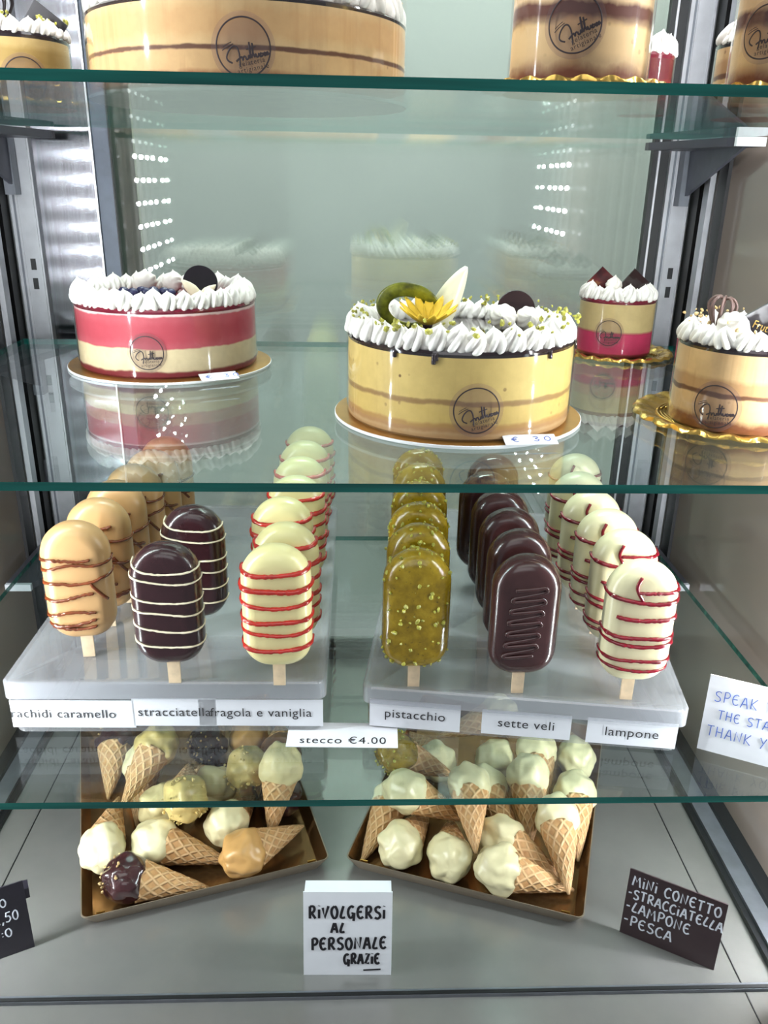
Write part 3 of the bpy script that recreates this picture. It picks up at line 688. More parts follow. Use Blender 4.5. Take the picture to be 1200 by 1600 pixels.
# yellow flower
def flower(parent, loc, rot):
    root = MB()
    head = lathe([(0.001, -0.004), (0.0035, -0.002), (0.0042, 0.001), (0.003, 0.003), (0.0005, 0.0036)], 20)
    h = mesh_obj('flower', *head, M['choc'], parent, True); orient(h, loc, rot); h.scale = (1.12, 1.12, 1.12)
    for k in range(13):
        a = 2*PI*k/13; n = 8; vs = []; fs = []
        for i in range(n+1):
            u_ = i/n; wv = 0.0034*math.sin(PI*min(1, u_*0.9+0.1))**0.8+0.0003; rr = 0.004+0.0165*u_; hz = 0.001+0.0125*u_**1.25
            for q in (-1, -.4, .4, 1): vs.append((rr, q*wv, hz+0.0012*abs(q)))
        for i in range(n):
            for q in range(3): fs.append((i*4+q, i*4+q+1, (i+1)*4+q+1, (i+1)*4+q))
        k0 = len(vs); vs += [(x, y, z-0.0008) for x, y, z in vs]; fs += [tuple(k0+i for i in reversed(ff)) for ff in fs]
        edge = [i*4 for i in range(n+1)]+[n*4+1, n*4+2]+[i*4+3 for i in range(n, -1, -1)]+[2, 1]
        fs += [(edge[i], edge[(i+1) % len(edge)], k0+edge[(i+1) % len(edge)], k0+edge[i]) for i in range(len(edge))]
        ca, sa = math.cos(a), math.sin(a)
        mesh_obj('petal', [(x*ca-y*sa, x*sa+y*ca, z) for x, y, z in vs], fs, M['petal'], h, True)
    return h
flower(pc, (-0.029, -0.020, zt_+0.007), (0.22, 0.0, 0.0))
# marbled green ring behind the flower
pts = [(0.021*math.cos(2*PI*i/48), 0, 0.0165*math.sin(2*PI*i/48)) for i in range(48)]
v, f = tube(pts, [0.0052+0.001*math.sin(2*PI*i/48) for i in range(48)], 10, 0.25, (0, 1, 0), closed=True)
o = mesh_obj('green_chocolate_ring', v, f, M['green_ring'], pc, True); orient(o, (-0.043, 0.002, zt_+0.0155), (0.35, 0.12, -0.15))
# tall white chocolate feather
vs, fs = [], []; n = 18
for i in range(n+1):
    u_ = i/n; wv = 0.0012+0.0105*math.sin(PI*min(1, 0.18+0.82*u_))**0.75*(1 if u_ < .97 else .5)
    cx_ = 0.020*u_+0.012*u_*u_; cz_ = 0.052*u_
    nx, nz = 0.93, -0.36
    for q in (-1, -.5, 0, .5, 1):
        bulge = 0.003*(1-q*q)+(0.0012 if q == 0 else 0)
        vs.append((cx_+q*wv*nx, -bulge+0.010*u_*u_, cz_+q*wv*nz))
for i in range(n):
    for q in range(4): fs.append((i*5+q, i*5+q+1, (i+1)*5+q+1, (i+1)*5+q))
k0 = len(vs); vs += [(x, y+0.002, z) for x, y, z in vs]; fs += [tuple(k0+i for i in reversed(ff)) for ff in fs]
edge = [i*5 for i in range(n+1)]+[n*5+1, n*5+2, n*5+3]+[i*5+4 for i in range(n, -1, -1)]+[3, 2, 1]
fs += [(edge[i], edge[(i+1) % len(edge)], k0+edge[(i+1) % len(edge)], k0+edge[i]) for i in range(len(edge))]
o = mesh_obj('chocolate_feather', vs, fs, M['feather'], pc, True); orient(o, (-0.0205, -0.004, zt_-0.001), (0, -0.10, 0)); o.scale = (0.88, 1, 0.90)
v, f = disc_geo(0.0165, 0.003); o = mesh_obj('chocolate_disc', v, f, M['choc'], pc, 'auto'); orient(o, (0.0487, 0.025, zt_+0.0118), (1.2, 0, 0.1))
meringue(pc, (0.0355, 0.008, zt_+0.0082), (1.35, 0, -0.2), 0.88); meringue(pc, (0.0555, 0.008, zt_+0.0076), (1.0, -0.9, 0.5), 0.80)

# small berry cake, right back of the middle shelf
scallop_tray('gold scalloped tray under the small berry cake at back right', 0.3043, 0.9477, ZM, 0.0617)
bc = cake('small magenta and beige berry cake with two chocolate squares', 0.2994, 0.9468, ZM+0.002, 0.0427, 0.0594, LM['pink'], M['glaze_red'], 20, 0.86)
logo(bc, 0.043, -0.13-0.31, 0.028, 0.0135, 0.05)
zt_ = 0.0594+0.004
choc_square(bc, (-0.0205, 0.0, zt_+0.0150), (0.12, 0.70, -0.1), 0.024, M['transfer']); choc_square(bc, (0.0160, 0.0, zt_+0.0135), (0.12, 0.66, 0.15), 0.024, M['choc'])
meringue(bc, (-0.0110, -0.014, zt_+0.013), (0.2, 0, 0), 0.72)

# caramel cake at the right edge of the middle shelf
scallop_tray('gold scalloped tray under the caramel cake at the right edge', 0.3195, 0.6679, ZM, 0.0782)
cc = cake('caramel cake with dark glaze, chocolate whisk and meringue at the right edge', 0.3165, 0.6539, ZM+0.002, 0.0539, 0.0632, LM['cara'], M['glaze_dark'], 24, 0.86)
logo(cc, 0.0542, -0.74, 0.0215, 0.0165, 0.10)
rn = random.Random(5)
crumbs(cc, 'hazelnut_crumbs', ring_spots(60, 0.036, 0.052, 0.0632+0.016, 0.0632+0.023, rn), M['hazel'], 0.0016, rn)
zt_ = 0.0632+0.004
whisk(cc, (-0.0335, -0.010, zt_+0.004), (0.1, 0.08, 0.3), M['whisk'], 0.84)
meringue(cc, (-0.0265, -0.025, zt_+0.0125), (1.0, -0.5, 0.2), 0.98)
sq = choc_square(cc, (0.012, -0.012, zt_+0.011), (0.10, -0.52, 0.05), 0.042, M['choc_black'])
v, f = text_geo('Fruttuosa', 0.0085)
mesh_obj('lettering', [Matrix.Rotation(0.84, 4, 'Y') @ Vector((p_.x, -0.0014, p_.y)) + Vector((-0.0165, 0, 0.0105)) for p_ in v], f, M['ink_gold'], sq, False, fix=False)

# cakes on the top shelf
board('round grey board under the largest caramel cake on top shelf', -0.0796, 0.7201, ZT, 0.121, 0.0025).data.materials[0] = M['tray_grey']
big = cake('largest caramel cake at centre of top shelf with cream border', -0.0796, 0.7201, ZT+0.0025, 0.1195, 0.0505, LM['big'], M['glaze_dark'], 44, 1.12, collar=0.022, ros_r=0.106, tall_glaze=0.002)
logo(big, 0.1199, 0.075, 0.0225, 0.0170, 0.22)
rn = random.Random(9); crumbs(big, 'hazelnut_crumbs', ring_spots(60, 0.098, 0.115, 0.0505+0.018, 0.0505+0.024, rn), M['hazel'], 0.0018, rn)
scallop_tray('gold scalloped tray under the tall narrow caramel cake on top shelf', 0.1382, 0.5776, ZT, 0.0565)
tall = cake('tall narrow caramel cake with brown bands on top shelf', 0.1382, 0.5726, ZT+0.002, 0.0426, 0.088, LM['tall'], M['glaze_dark'], 20, 0.86)
logo(tall, 0.0429, -0.10-0.22, 0.030, 0.0148, 0.42)
scallop_tray('gold scalloped tray under the small cake in top left corner', -0.288, 0.80, ZT, 0.060)
tl = cake('small olive pistachio cake in top left corner with black chocolate square', -0.288, 0.80, ZT+0.002, 0.0462, 0.048, LM['olive'], M['glaze_dark'], 22, 0.8, collar=0.001)
logo(tl, 0.0465, 0.50, 0.017, 0.0160, 0.1)
rn = random.Random(11); crumbs(tl, 'pistachio_crumbs', ring_spots(60, 0.03, 0.046, 0.048+0.013, 0.048+0.018, rn), M['pist_nut'], 0.0018, rn)
choc_square(tl, (0.0285, -0.004, 0.048+0.0105), (0.1, 0.66, 0.1), 0.030, M['choc_black']); whisk(tl, (-0.002, -0.012, 0.048+0.004), (0, 0.02, 0), M['choc_black'], 0.9)
scallop_tray('gold scalloped tray under the caramel cake at the top right corner', 0.2650, 0.5665, ZT, 0.0455)
r1 = cake('caramel cake cut off at the top right corner of the picture', 0.2650, 0.5635, ZT+0.002, 0.0335, 0.075, LM['tall'], M['glaze_dark'], 16, 0.8)
logo(r1, 0.0338, -0.86, 0.030, 0.0140, 0.1)
r2c = cake('small caramel cake with cream, left behind the top right corner cake', 0.3300, 0.745, ZT, 0.0365, 0.052, LM['cara'], M['glaze_dark'], 16, 0.9)
rn = random.Random(13); crumbs(r2c, 'hazelnut_crumbs', ring_spots(16, 0.02, 0.034, 0.052+0.015, 0.052+0.02, rn), M['hazel'], 0.002, rn)
sm = cake('little dark cherry cake with cream peeping behind the tall caramel cake', 0.2310, 0.730, ZT, 0.0215, 0.040, LM['red'], M['glaze_red'], 10, 0.85)

# price slips on the boards
def slip(lab, x, y, z, rz, wd, dp, txt):
    t = thing('price_slip', lab, 'price tag', (x, y, z), rz, 'handwritten price slips on cake boards')
    t.rotation_euler = (0.30, 0, rz)
    box('paper_slip', -wd/2, wd/2, -dp/2, dp/2, 0, 0.0005, M['paper'], t)
    mb, xe = hand(txt, dp*0.45, 0.0004, -wd*0.36, -dp*0.2, 0, 0.4, 1.6)
    place(mb, Matrix.Translation((0, 0, 0.0007))).obj('lettering', M['ink_blue'], t, False)
slip('small paper price slip at the front of the pistachio cake board', 0.131, 0.5825, ZM+BT+0.0022, 0.10, 0.040, 0.013, '€ 30')
slip('small paper price slip at the right of the raspberry cake board', -0.128, 0.783, ZM+BT+0.0024, 0.45, 0.036, 0.014, '€ 30')

# ------------------------------------------------------------------ trays of ice cream sticks on the lowest shelf
def rrect(wd, y0, y1, r, n=6):
    out = []
    for cx_, cy2, a0 in ((wd/2-r, y0+r, -PI/2), (wd/2-r, y1-r, 0), (-wd/2+r, y1-r, PI/2), (-wd/2+r, y0+r, PI)):
        for k in range(n+1): a = a0+PI/2*k/n; out.append((cx_+r*math.cos(a), cy2+r*math.sin(a)))
    return out
def shell(levels, caps=(False, False)):
    v, f = [], []; n = len(levels[0][0])
    for ring, z in levels: v += [(x, y, z) for x, y in ring]
    for k in range(len(levels)-1):
        for i in range(n): j = (i+1) % n; f.append((k*n+i, k*n+j, (k+1)*n+j, (k+1)*n+i))
    if caps[0]: f.append(tuple(range(n))[::-1])
    if caps[1]: f.append(tuple(range((len(levels)-1)*n, len(levels)*n)))
    return v, f
def stick_tray(lab, x, y, rz, W, D, H, labels):
    t = thing('ice_cream_tray', lab, 'display tray', (x, y, ZL), rz, 'frosted plastic trays of ice cream sticks')
    i_ = 0.004
    ring = lambda d: rrect(W-2*d, d, D-d, 0.008)
    lip = 0.016
    v, f = shell([(ring(0.006), H-0.003), (ring(0.003), H-0.003), (ring(0.002), H-lip), (ring(0), H-lip), (ring(0), H-0.0015), (ring(0.0015), H), (ring(0.006), H), (ring(0.007), H-0.0006)], (True, True))
    mesh_obj('lid', v, f, M['plastic'], t, 'auto')
    v, f = shell([(ring(i_+0.003), H-0.0035), (ring(i_+0.003), 0.002), (ring(i_+0.0005), 0.0), (ring(i_), 0.0015), (ring(i_), H-0.0035)], (False, False))
    mesh_obj('base', v, f, M['plastic_base'], t, 'auto')
    for (x0, x1, z0, z1, txt, sk, sz) in labels:
        mb = MB(); y1_ = i_-0.0004
        mb.add([(x0, y1_, z0), (x1, y1_, z0-sk), (x1, y1_, z1-sk*.6), (x0, y1_, z1), (x0, y1_-.0004, z0), (x1, y1_-.0004, z0-sk), (x1, y1_-.0004, z1-sk*.6), (x0, y1_-.0004, z1)],
               [(0, 1, 2, 3), (4, 7, 6, 5), (0, 4, 5, 1), (1, 5, 6, 2), (2, 6, 7, 3), (3, 7, 4, 0)])
        p_ = mb.obj('paper_label', M['paper'], t, False); p_['label'] = 'white paper label reading ' + txt
        v, f = text_geo(txt, sz, 'CENTER', 0, 1.06)
        mx = (x0+x1)/2-(0.008 if txt.startswith('rach') else 0)
        vv = [(mx+q.x, y1_-0.0008, (z0+z1)/2-sz*0.28+q.y-sk*(0.5+q.x/(x1-x0))) for q in v]
        mesh_obj('lettering', vv, f, M['ink_soft'], p_, False, fix=False)
    return t
# left tray
HL, HR = 0.051, 0.043
tx, ty = -0.1545, 0.5815
stick_tray('left frosted plastic tray labelled with caramel, stracciatella and strawberry flavours', tx, ty, -0.006, 0.266, 0.40, HL,
           [(-0.284-tx, -0.182-tx, 0.0055, 0.032, 'rachidi caramello', 0.001, 0.0118), (-0.1835-tx, -0.114-tx, 0.0065, 0.0335, 'stracciatella', 0.0005, 0.0120), (-0.1285-tx, -0.0245-tx, 0.0065, 0.0325, 'fragola e vaniglia', 0.001, 0.0120)])
rx = (0.008+0.2735)/2; ry = (0.5865+0.549)/2; rz = math.atan2(0.549-0.5865, 0.2735-0.008)
stick_tray('right frosted plastic tray labelled with pistachio, seven veils and raspberry flavours', rx, ry, rz, 0.268, 0.42, HR,
           [(-0.1275, -0.0505, -0.0005+0.003, 0.0295, 'pistacchio', 0.0, 0.0122), (-0.0325, 0.0415, 0.0035, 0.0275, 'sette veli', 0.0, 0.0122), (0.0545, 0.1275, 0.0030, 0.0275, 'lampone', 0.0, 0.0122)])

# ---- ice cream sticks
PW, PH, PT, PE = 0.055, 0.104, 0.0275, 0.0125
def stad(d, n=12, w=PW, h=PH, rt=0.0270, rb=0.0225):
    """outline inset by d; bottom at z=0, round top"""
    hw = w/2-d; out = []
    rtp = max(rt-d, 0.0005); rbp = max(rb-d, 0.0005)
    for cx_, cz_, r, a0 in ((hw-rbp, d+rbp, rbp, -PI/2), (hw-rtp, h-d-rtp, rtp, 0), (-hw+rtp, h-d-rtp, rtp, PI/2), (-hw+rbp, d+rbp, rbp, PI)):
        for k in range(n+1): a = a0+PI/2*k/n; out.append((cx_+r*math.cos(a), cz_+r*math.sin(a)))
    return out
def inside(x, z, w=PW, h=PH, rt=0.0270, rb=0.0225):
    hw = w/2
    def sd(r, top):
        qx = abs(x)-(hw-r); qz = (z-(h-r)) if top else ((r)-z)
        return -(math.hypot(max(qx, 0), max(qz, 0))+min(max(qx, qz), 0)-r)
    return min(sd(rt, True) if z > h/2 else 1, sd(rb, False) if z <= h/2 else 1, hw-abs(x))
def front_y(x, z):
    d = max(0.0, inside(x, z))
    dome = 0.0012*max(0, 1-(x/(PW/2))**2)
    if d < PE: return -(PT/2-PE+math.sqrt(max(0, PE*PE-(PE-d)**2)))-dome*(d/PE)
    return -PT/2-dome
def stick_body_geo(seed=0, lump=0.0006):
    v, f = [], []; phis = [-86, -72, -55, -38, -20, 0, 20, 38, 55, 72, 86]; n = None
    rings = [None]
    v = []
    ringlist = []
    extra = [(PE+0.006, -1), (PE, -1)]
    for ph in (-90,)+tuple(phis)+(90,):
        a = math.radians(ph); d = PE*(1-math.cos(a)); y = (PT/2-PE)*(1 if a > 0 else -1 if a < 0 else 0)+PE*math.sin(a)
        ringlist.append((d, y))
    ringlist = [(PE+0.006, -PT/2-0.0008)]+ringlist+[(PE+0.006, PT/2+0.0008)]
    for d, y in ringlist:
        ring = stad(d); n = len(ring)
        for x, z in ring:
            q = mnoise.noise(Vector((x*45+seed*3.1, y*45, z*45)))*lump
            v.append((x*(1+q*12), y+q, z))
    for k in range(len(ringlist)-1):
        for i in range(n): j = (i+1) % n; f.append((k*n+i, k*n+j, (k+1)*n+j, (k+1)*n+i))
    f.append(tuple(range(n))[::-1]); f.append(tuple(range((len(ringlist)-1)*n, len(ringlist)*n)))
    return v, f
STL = 0.022          # stick showing under the coating
def line_across(z, rn, x0=-1.0, x1=1.0, sag=0.0, slope=0.0, wob=0.0012, r=0.0013, n=22, back=True):
    """a poured line across the front, wrapping on to the rounded sides"""
    pts, rad = [], []
    for i in range(n+1):
        u_ = x0+(x1-x0)*i/n
        # half width of the body at this height
        zz = z+sag*(u_*u_-0.4)+slope*u_+wob*math.sin(u_*3.1+rn.uniform(-.3, .3)+z*300)
        lo, hi = 0.0, PW/2
        for _ in range(18):
            m_ = (lo+hi)/2
            if inside(m_, zz) > 0: lo = m_
            else: hi = m_
        x = u_*lo*0.999
        y = front_y(x, zz)
        pts.append((x, y-0.0002, zz)); rad.append(r*rn.uniform(.85, 1.15)*(0.75 if i in (0, n) else 1))
    if back and abs(x0) > .99:
        p0 = pts[0]; pts.insert(0, (p0[0], p0[1]+0.006, p0[2]+0.0012)); rad.insert(0, r*.8)
    if back and x1 > .99:
        p1 = pts[-1]; pts.append((p1[0], p1[1]+0.006, p1[2]+0.0012)); rad.append(r*.8)
    return tube(catmull(pts, 2), [rad[min(len(rad)-1, i//2)] for i in range(len(catmull(pts, 2)))], 8, 0.8)
def build_stick(kind, seed):
    """meshes of one ice cream: coating, drizzle, crumbs; stick shared"""
    rn = random.Random(seed); r = {}
    if kind == 'caramel':
        r['coat'] = (stick_body_geo(seed), M['car_coat'])
        mb = MB()
        for z, x0, x1, sl in ((0.078, -1, 0.55, .002), (0.068, -1, 1, .003), (0.054, -1, 1, .003), (0.045, -1, 0.9, .002), (0.029, -1, 0.5, .001), (0.017, -.95, 1, .0025), (0.0125, -.9, 1, .002)):
            mb.add(*line_across(z+rn.uniform(-.003, .003), rn, x0, x1 if rn.random() < .8 else .5, 0, sl, .0018, 0.00165))
        mb.add(*tube(catmull([(0.012, front_y(.012, .054), .054), (.015, front_y(.015, .05), .050), (.021, front_y(.021, .042), .042), (.0235, front_y(.0235, .04), .0385)], 3), .0014, 8))
        r['drip'] = (mb, M['car_drip'])
    elif kind == 'stracciatella':
        r['coat'] = (stick_body_geo(seed), M['dark_coat'])
        mb = MB()
        for z, sg in ((0.086, .004), (0.0765, .001), (0.0585, .001), (0.0495, .001), (0.034, .001), (0.0205, .0015)):
            mb.add(*line_across(z+rn.uniform(-.0015, .0015), rn, -1, 1, sg, -.002, .0006, .00085))
        r['drip'] = (mb, M['white_line'])
    elif kind == 'strawberry':
        r['coat'] = (stick_body_geo(seed), M['milk_white'])
        mb = MB()
        for z, rr in ((0.086, .0022), (0.0715, .0027), (0.0565, .0020), (0.0445, .0022), (0.033, .0018), (0.0195, .0021)):
            mb.add(*line_across(z+rn.uniform(-.0015, .0015), rn, -1, 1, .0022, .0005, .0006, rr))
        r['drip'] = (mb, M['straw_drip'])
    elif kind == 'raspberry':
        r['coat'] = (stick_body_geo(seed), M['ivory'])
        mb = MB()
        for z, x0, rr in ((0.085, -.25, .0018), (0.076, -1, .0021), (0.0595, -.72, .0022), (0.0445, -1, .0019), (0.037, -1, .0019), (0.0235, -1, .0017), (0.014, -1, .0015)):
            mb.add(*line_across(z+rn.uniform(-.0015, .0015), rn, x0, 1, .002, -.0012, .0006, rr))
        mb.add(*tube(catmull([(-.005, front_y(-.005, .093), .096), (-.0075, front_y(-.0075, .088), .0885), (-.006, front_y(-.006, .083), .083), (-.002, front_y(-.002, .076), .0765)], 4), .0014, 8))
        r['drip'] = (mb, M['rasp_drip'])
    elif kind == 'pistachio':
        r['coat'] = (stick_body_geo(seed, .0022), M['pist_coat'])
        sp = []
        for _ in range(46):
            x, z = rn.uniform(-.024, .024), rn.uniform(.006, .100)
            if inside(x, z) > .002: sp.append((x, front_y(x, z)-.0002, z))
        out = stad(0.0008)
        for _ in range(46):
            x, z = out[rn.randrange(len(out))]; sp.append((x, rn.uniform(-.009, .009), z))
        r['crumb'] = sp
    else:
        r['coat'] = (stick_body_geo(seed, .0012), M['velvet_coat'])
        mb = MB(); pts = []
        for k in range(7):
            z = .0815-.0100*k; sx = -.0008*k
            for u_ in (-.95, -.5, 0, .5, .95):
                x = u_*.0120+sx; zz = z+.0012*u_; pts.append((x, front_y(x, zz)-.0002, zz))
            if k < 6:
                pts.append((.0134+sx, front_y(.0134, z-.002)-.0002, z-.0012))
                for u_ in (.85, .3, -.4, -.9):
                    x = u_*.0120+sx; zz = z-.0034-.0046*(0.9-u_)/1.8; pts.append((x, front_y(x, zz)+.0004, zz))
                pts.append((-.0134+sx, front_y(-.0134, z-.009)-.0002, z-.0094))
        mb.add(*tube(catmull(pts, 3), .00165, 8))
        r['drip'] = (mb, M['velvet_coat'])
    return r
kinds = ('caramel', 'stracciatella', 'strawberry', 'pistachio', 'chocolate', 'raspberry')
DN = {'caramel': 'caramel_drizzle', 'stracciatella': 'white_drizzle', 'strawberry': 'strawberry_drizzle', 'raspberry': 'raspberry_drizzle', 'chocolate': 'chocolate_ridges'}
PROTO = {}
def proto(kind, seed):
    key = (kind, seed)
    if key in PROTO: return PROTO[key]
    r = build_stick(kind, seed); out = []
    (v, f), m = r['coat']
    o = mesh_obj('coating', v, f, m); out.append(('coating', o.data, False)); bpy.data.objects.remove(o)
    if 'drip' in r:
        mb, m = r['drip']; o = mb.obj(DN[kind], m, None, True); out.append((DN[kind], o.data, False)); bpy.data.objects.remove(o)
    if 'crumb' in r:
        o = crumbs(None, 'pistachio_pieces', r['crumb'], M['pist_nut'], .0020, random.Random(seed)); out.append(('pistachio_pieces', o.data, True)); bpy.data.objects.remove(o)
    sv, sf = shell([(stadxy(.0098), -STL), (stadxy(.0102), 0.004)], (True, True))
    o = mesh_obj('stick', sv, sf, M['wood'], None, 'auto'); out.append(('stick', o.data, False)); bpy.data.objects.remove(o)
    PROTO[key] = out; return out
def stadxy(wd, th=.0022):
    return [(-wd/2, -th/2), (wd/2, -th/2), (wd/2, th/2), (-wd/2, th/2)]
ORD = ['front', 'second', 'third', 'fourth', 'fifth', 'sixth', 'seventh']
def stick_row(kind, what, col, pts, ztop, group, rz0=0.0):
    for i, (x, y, rz_, tilt) in enumerate(pts):
        lab = (('frontmost ' if i == 0 else ORD[i]+' from front, ') + what)
        if i == len(pts)-1 and i > 0: lab = 'rearmost ' + what
        t = thing('ice_cream_stick', lab, 'ice cream', (x, y, ztop+STL-0.0005), rz0+rz_, group)
        t.rotation_euler = (tilt, 0, rz0+rz_)
        for nm, me, st_ in proto(kind, i % 3+1):
            o = bpy.data.objects.new(nm, me); C.objects.link(o); o.parent = t
            if st_: stuff(o)
zl_, zr_ = ZL+HL, ZL+HR
stick_row('caramel', 'tan caramel ice cream with brown caramel stripes', 'tan', [(-.2271, .624, .10, 0), (-.223, .676, .1, 0), (-.2200, .722, .08, 0), (-.2145, .768, .05, 0), (-.2075, .815, .05, 0), (-.203, .862, .02, 0)], zl_, 'caramel ice cream sticks')
stick_row('stracciatella', 'glossy dark chocolate ice cream with thin white lines', 'dark', [(-.1455, .5830, 0, 0), (-.138, .660, -.05, 0)], zl_, 'dark ice cream sticks with white lines')
stick_row('strawberry', 'pale yellow ice cream with red strawberry stripes on left tray', 'pale', [(-.0595, .579, 0, 0), (-.0550, .622, .02, 0), (-.0625, .680, 0, 0), (-.0540, .737, .05, 0), (-.0535, .795, 0, 0), (-.0520, .850, 0, 0), (-.0495, .905, 0, 0)], zl_, 'strawberry striped ice cream sticks')
stick_row('pistachio', 'mustard green pistachio ice cream with nut pieces', 'green', [(.0514, .588, .02, 0), (.0560, .640, 0, 0), (.0600, .690, 0, 0), (.0645, .745, 0, 0), (.0690, .80, 0, 0), (.0715, .85, 0, 0)], zr_, 'pistachio ice cream sticks')
stick_row('chocolate', 'plain brown chocolate ice cream with ridged front', 'brown', [(.1372, .578, 0, 0), (.1405, .628, -.03, 0), (.1405, .676, 0, 0), (.1400, .724, 0, 0), (.1345, .775, 0, 0), (.1500, .83, 0, 0)], zr_, 'plain chocolate ice cream sticks')
stick_row('raspberry', 'ivory ice cream with dark raspberry stripes on right tray', 'ivory', [(.2258, .568, -.10, 0), (.2303, .628, -.10, 0), (.2289, .674, -.1, 0), (.2275, .722, -.1, 0), (.2285, .775, -.08, 0), (.2400, .835, -.05, 0)], zr_, 'raspberry striped ice cream sticks')

# price strip lying between the trays
t = thing('price_strip', 'paper strip reading stecco 4.00 lying between the two plastic trays', 'price tag', (-0.0065, 0.575, ZL), -0.03)
box('paper', -0.048, 0.045, -0.013, 0.020, 0, 0.0006, M['paper'], t)
v, f = text_geo('stecco €4.00', 0.0125, 'CENTER', 0, 1.1)
mesh_obj('lettering', [(p_.x-.001, p_.y-.0085, .0009) for p_ in v], f, M['ink'], t, False, fix=False)

# ------------------------------------------------------------------ mini cones in gold trays on the floor of the case
def cone_tray(lab, x, y, rz, W, D):
    t = thing('gold_tray', lab, 'tray', (x, y, 0.0), rz, 'gold cardboard trays of mini cones')
    hgt, out = 0.017, 0.008
    ring = lambda d: rrect(W-2*d, d, D-d, 0.006, 4)
    v, f = shell([(ring(out), 0.0008), (ring(0.0), hgt), (ring(-0.001), hgt+0.0004), (ring(-0.001), hgt-0.0006), (ring(out-0.001), 0.0)], (True, True))
    n = len(ring(0)); fm = []
    mb = MB(); mb.v = [Vector(q) for q in v]; mb.f = f
    mb.m = [0]*n+[1]*n+[1]*n+[1]*n+[0, 1]
    mb.obj('tray_body', None, t, 'auto', None, [M['tray_gold'], M['tray_white']])
    # folded corner tabs
    for sx in (-1, 1):
        q = MB(); q.box(sx*(W/2-.016)-.004, sx*(W/2-.016)+.004, .006, .0072, .003, .013); q.obj('corner_fold', M['gold'], t)
    return t
fl, fr_ = Vector((-.244, .570)), Vector((-.025, .637)); mid = (fl+fr_)/2
cone_tray('left gold cardboard tray full of assorted mini cones', mid.x, mid.y, math.atan2(fr_.y-fl.y, fr_.x-fl.x), (fr_-fl).length+.004, .30)
fl, fr_ = Vector((-.003, .637)), Vector((.212, .562)); mid = (fl+fr_)/2
cone_tray('right gold cardboard tray full of white dipped mini cones', mid.x, mid.y, math.atan2(fr_.y-fl.y, fr_.x-fl.x), (fr_-fl).length+.004, .30)

CR, CL = 0.0180, 0.0545      # wafer mouth radius and length; the dip is centred at the origin, tip along -Z
def wafer_geo():
    n, m = 72, 34; v, f = [], []
    for k in range(m+1):
        u_ = k/m; z = 0.004-(CL+0.012)*u_; r = CR*(1-u_)**0.95+0.0012
        for i in range(n):
            a = 2*PI*i/n
            p1 = (a/(2*PI)*9+u_*4.6) % 1; p2 = (a/(2*PI)*9-u_*4.6) % 1
            rd = max(math.exp(-((min(p1, 1-p1))/.12)**2), math.exp(-((min(p2, 1-p2))/.12)**2))
            rr = r+0.0007*rd*min(1, r/.006)
            v.append((rr*math.cos(a), rr*math.sin(a), z))
    for k in range(m):
        for i in range(n): j = (i+1) % n; f.append((k*n+i, k*n+j, (k+1)*n+j, (k+1)*n+i))
    f.append(tuple(range(n))[::-1]); f.append(tuple(range(m*n, m*n+n)))
    return v, f
v, f = wafer_geo(); o = mesh_obj('wafer_cone', v, f, M['wafer']); WAFER = o.data; bpy.data.objects.remove(o)
def dip_geo(seed, lobes=5, amp=0.07):
    n, m = 72, 36; v, f = [], []; R = 0.0222
    for k in range(m+1):
        th = PI*k/m*0.80; zc = math.cos(th); sr = math.sin(th)
        for i in range(n):
            a = 2*PI*i/n
            lob = amp*math.cos(lobes*a+1.3*zc*2)*sr**1.5*(0.4+0.6*abs(math.cos(th*0.9)))
            d = Vector((sr*math.cos(a), sr*math.sin(a), zc))
            nz = 0.16*mnoise.noise(d*1.7+Vector((seed*5.3, 0, 0)))+0.05*mnoise.noise(d*3.2+Vector((0, seed*3.1, 0)))
            r = R*(1+lob+nz)
            hem = 0.0030*math.sin(a*2+seed)+0.0012*math.sin(a*5+seed*2) if k > m-4 else 0
            v.append((r*d.x, r*d.y, r*d.z*1.08-hem*(k-(m-4))/4))
    for k in range(m):
        for i in range(n): j = (i+1) % n; f.append((k*n+i, k*n+j, (k+1)*n+j, (k+1)*n+i))
    # tuck under to the wafer
    base = len(v)-n
    for i in range(n):
        p_ = Vector(v[base+i]); a = 2*PI*i/n; v.append((CR*0.86*math.cos(a), CR*0.86*math.sin(a), p_.z+0.003))
    for i in range(n): j = (i+1) % n; f.append((base+i, base+j, base+n+j, base+n+i))
    f.append(tuple(range(n))[::-1])
    return v, f
DIP = {}
def dip(mat, variant):
    key = (mat.name, variant)
    if key not in DIP:
        v, f = dip_geo(variant, (5, 4, 6, 5)[variant % 4], (.05, .07, .04, .09)[variant % 4])
        o = mesh_obj('dipped_scoop', v, f, mat); DIP[key] = o.data; bpy.data.objects.remove(o)
    return DIP[key]
def crumb_mesh(mat, seed, n, hemi):
    rn = random.Random(seed); sp = []
    while len(sp) < n:
        d = Vector((rn.gauss(0, 1), rn.gauss(0, 1), rn.gauss(0, 1))).normalized()
        if d.z < hemi: continue
        sp.append(d*0.0240)
    o = crumbs(None, 'nut_crumbs', sp, mat, .0017, rn); me = o.data; bpy.data.objects.remove(o); return me
def mini_cone(lab, b, tp, mat, variant, spin, group, nuts=None):
    b = Vector(b); d = (Vector(tp)-b).normalized()
    t = thing('mini_cone', lab, 'ice cream cone', b, 0, group)
    q = d.to_track_quat('-Z', 'Y') @ Quaternion((0, 0, 1), spin); t.rotation_euler = q.to_euler()
    o = bpy.data.objects.new('wafer_cone', WAFER); C.objects.link(o); o.parent = t; o.location = (0, 0, -0.0155)
    o = bpy.data.objects.new('dipped_scoop', dip(mat, variant)); C.objects.link(o); o.parent = t
    if nuts is not None:
        o = bpy.data.objects.new('nut_crumbs', nuts); C.objects.link(o); o.parent = t; stuff(o)
    return t
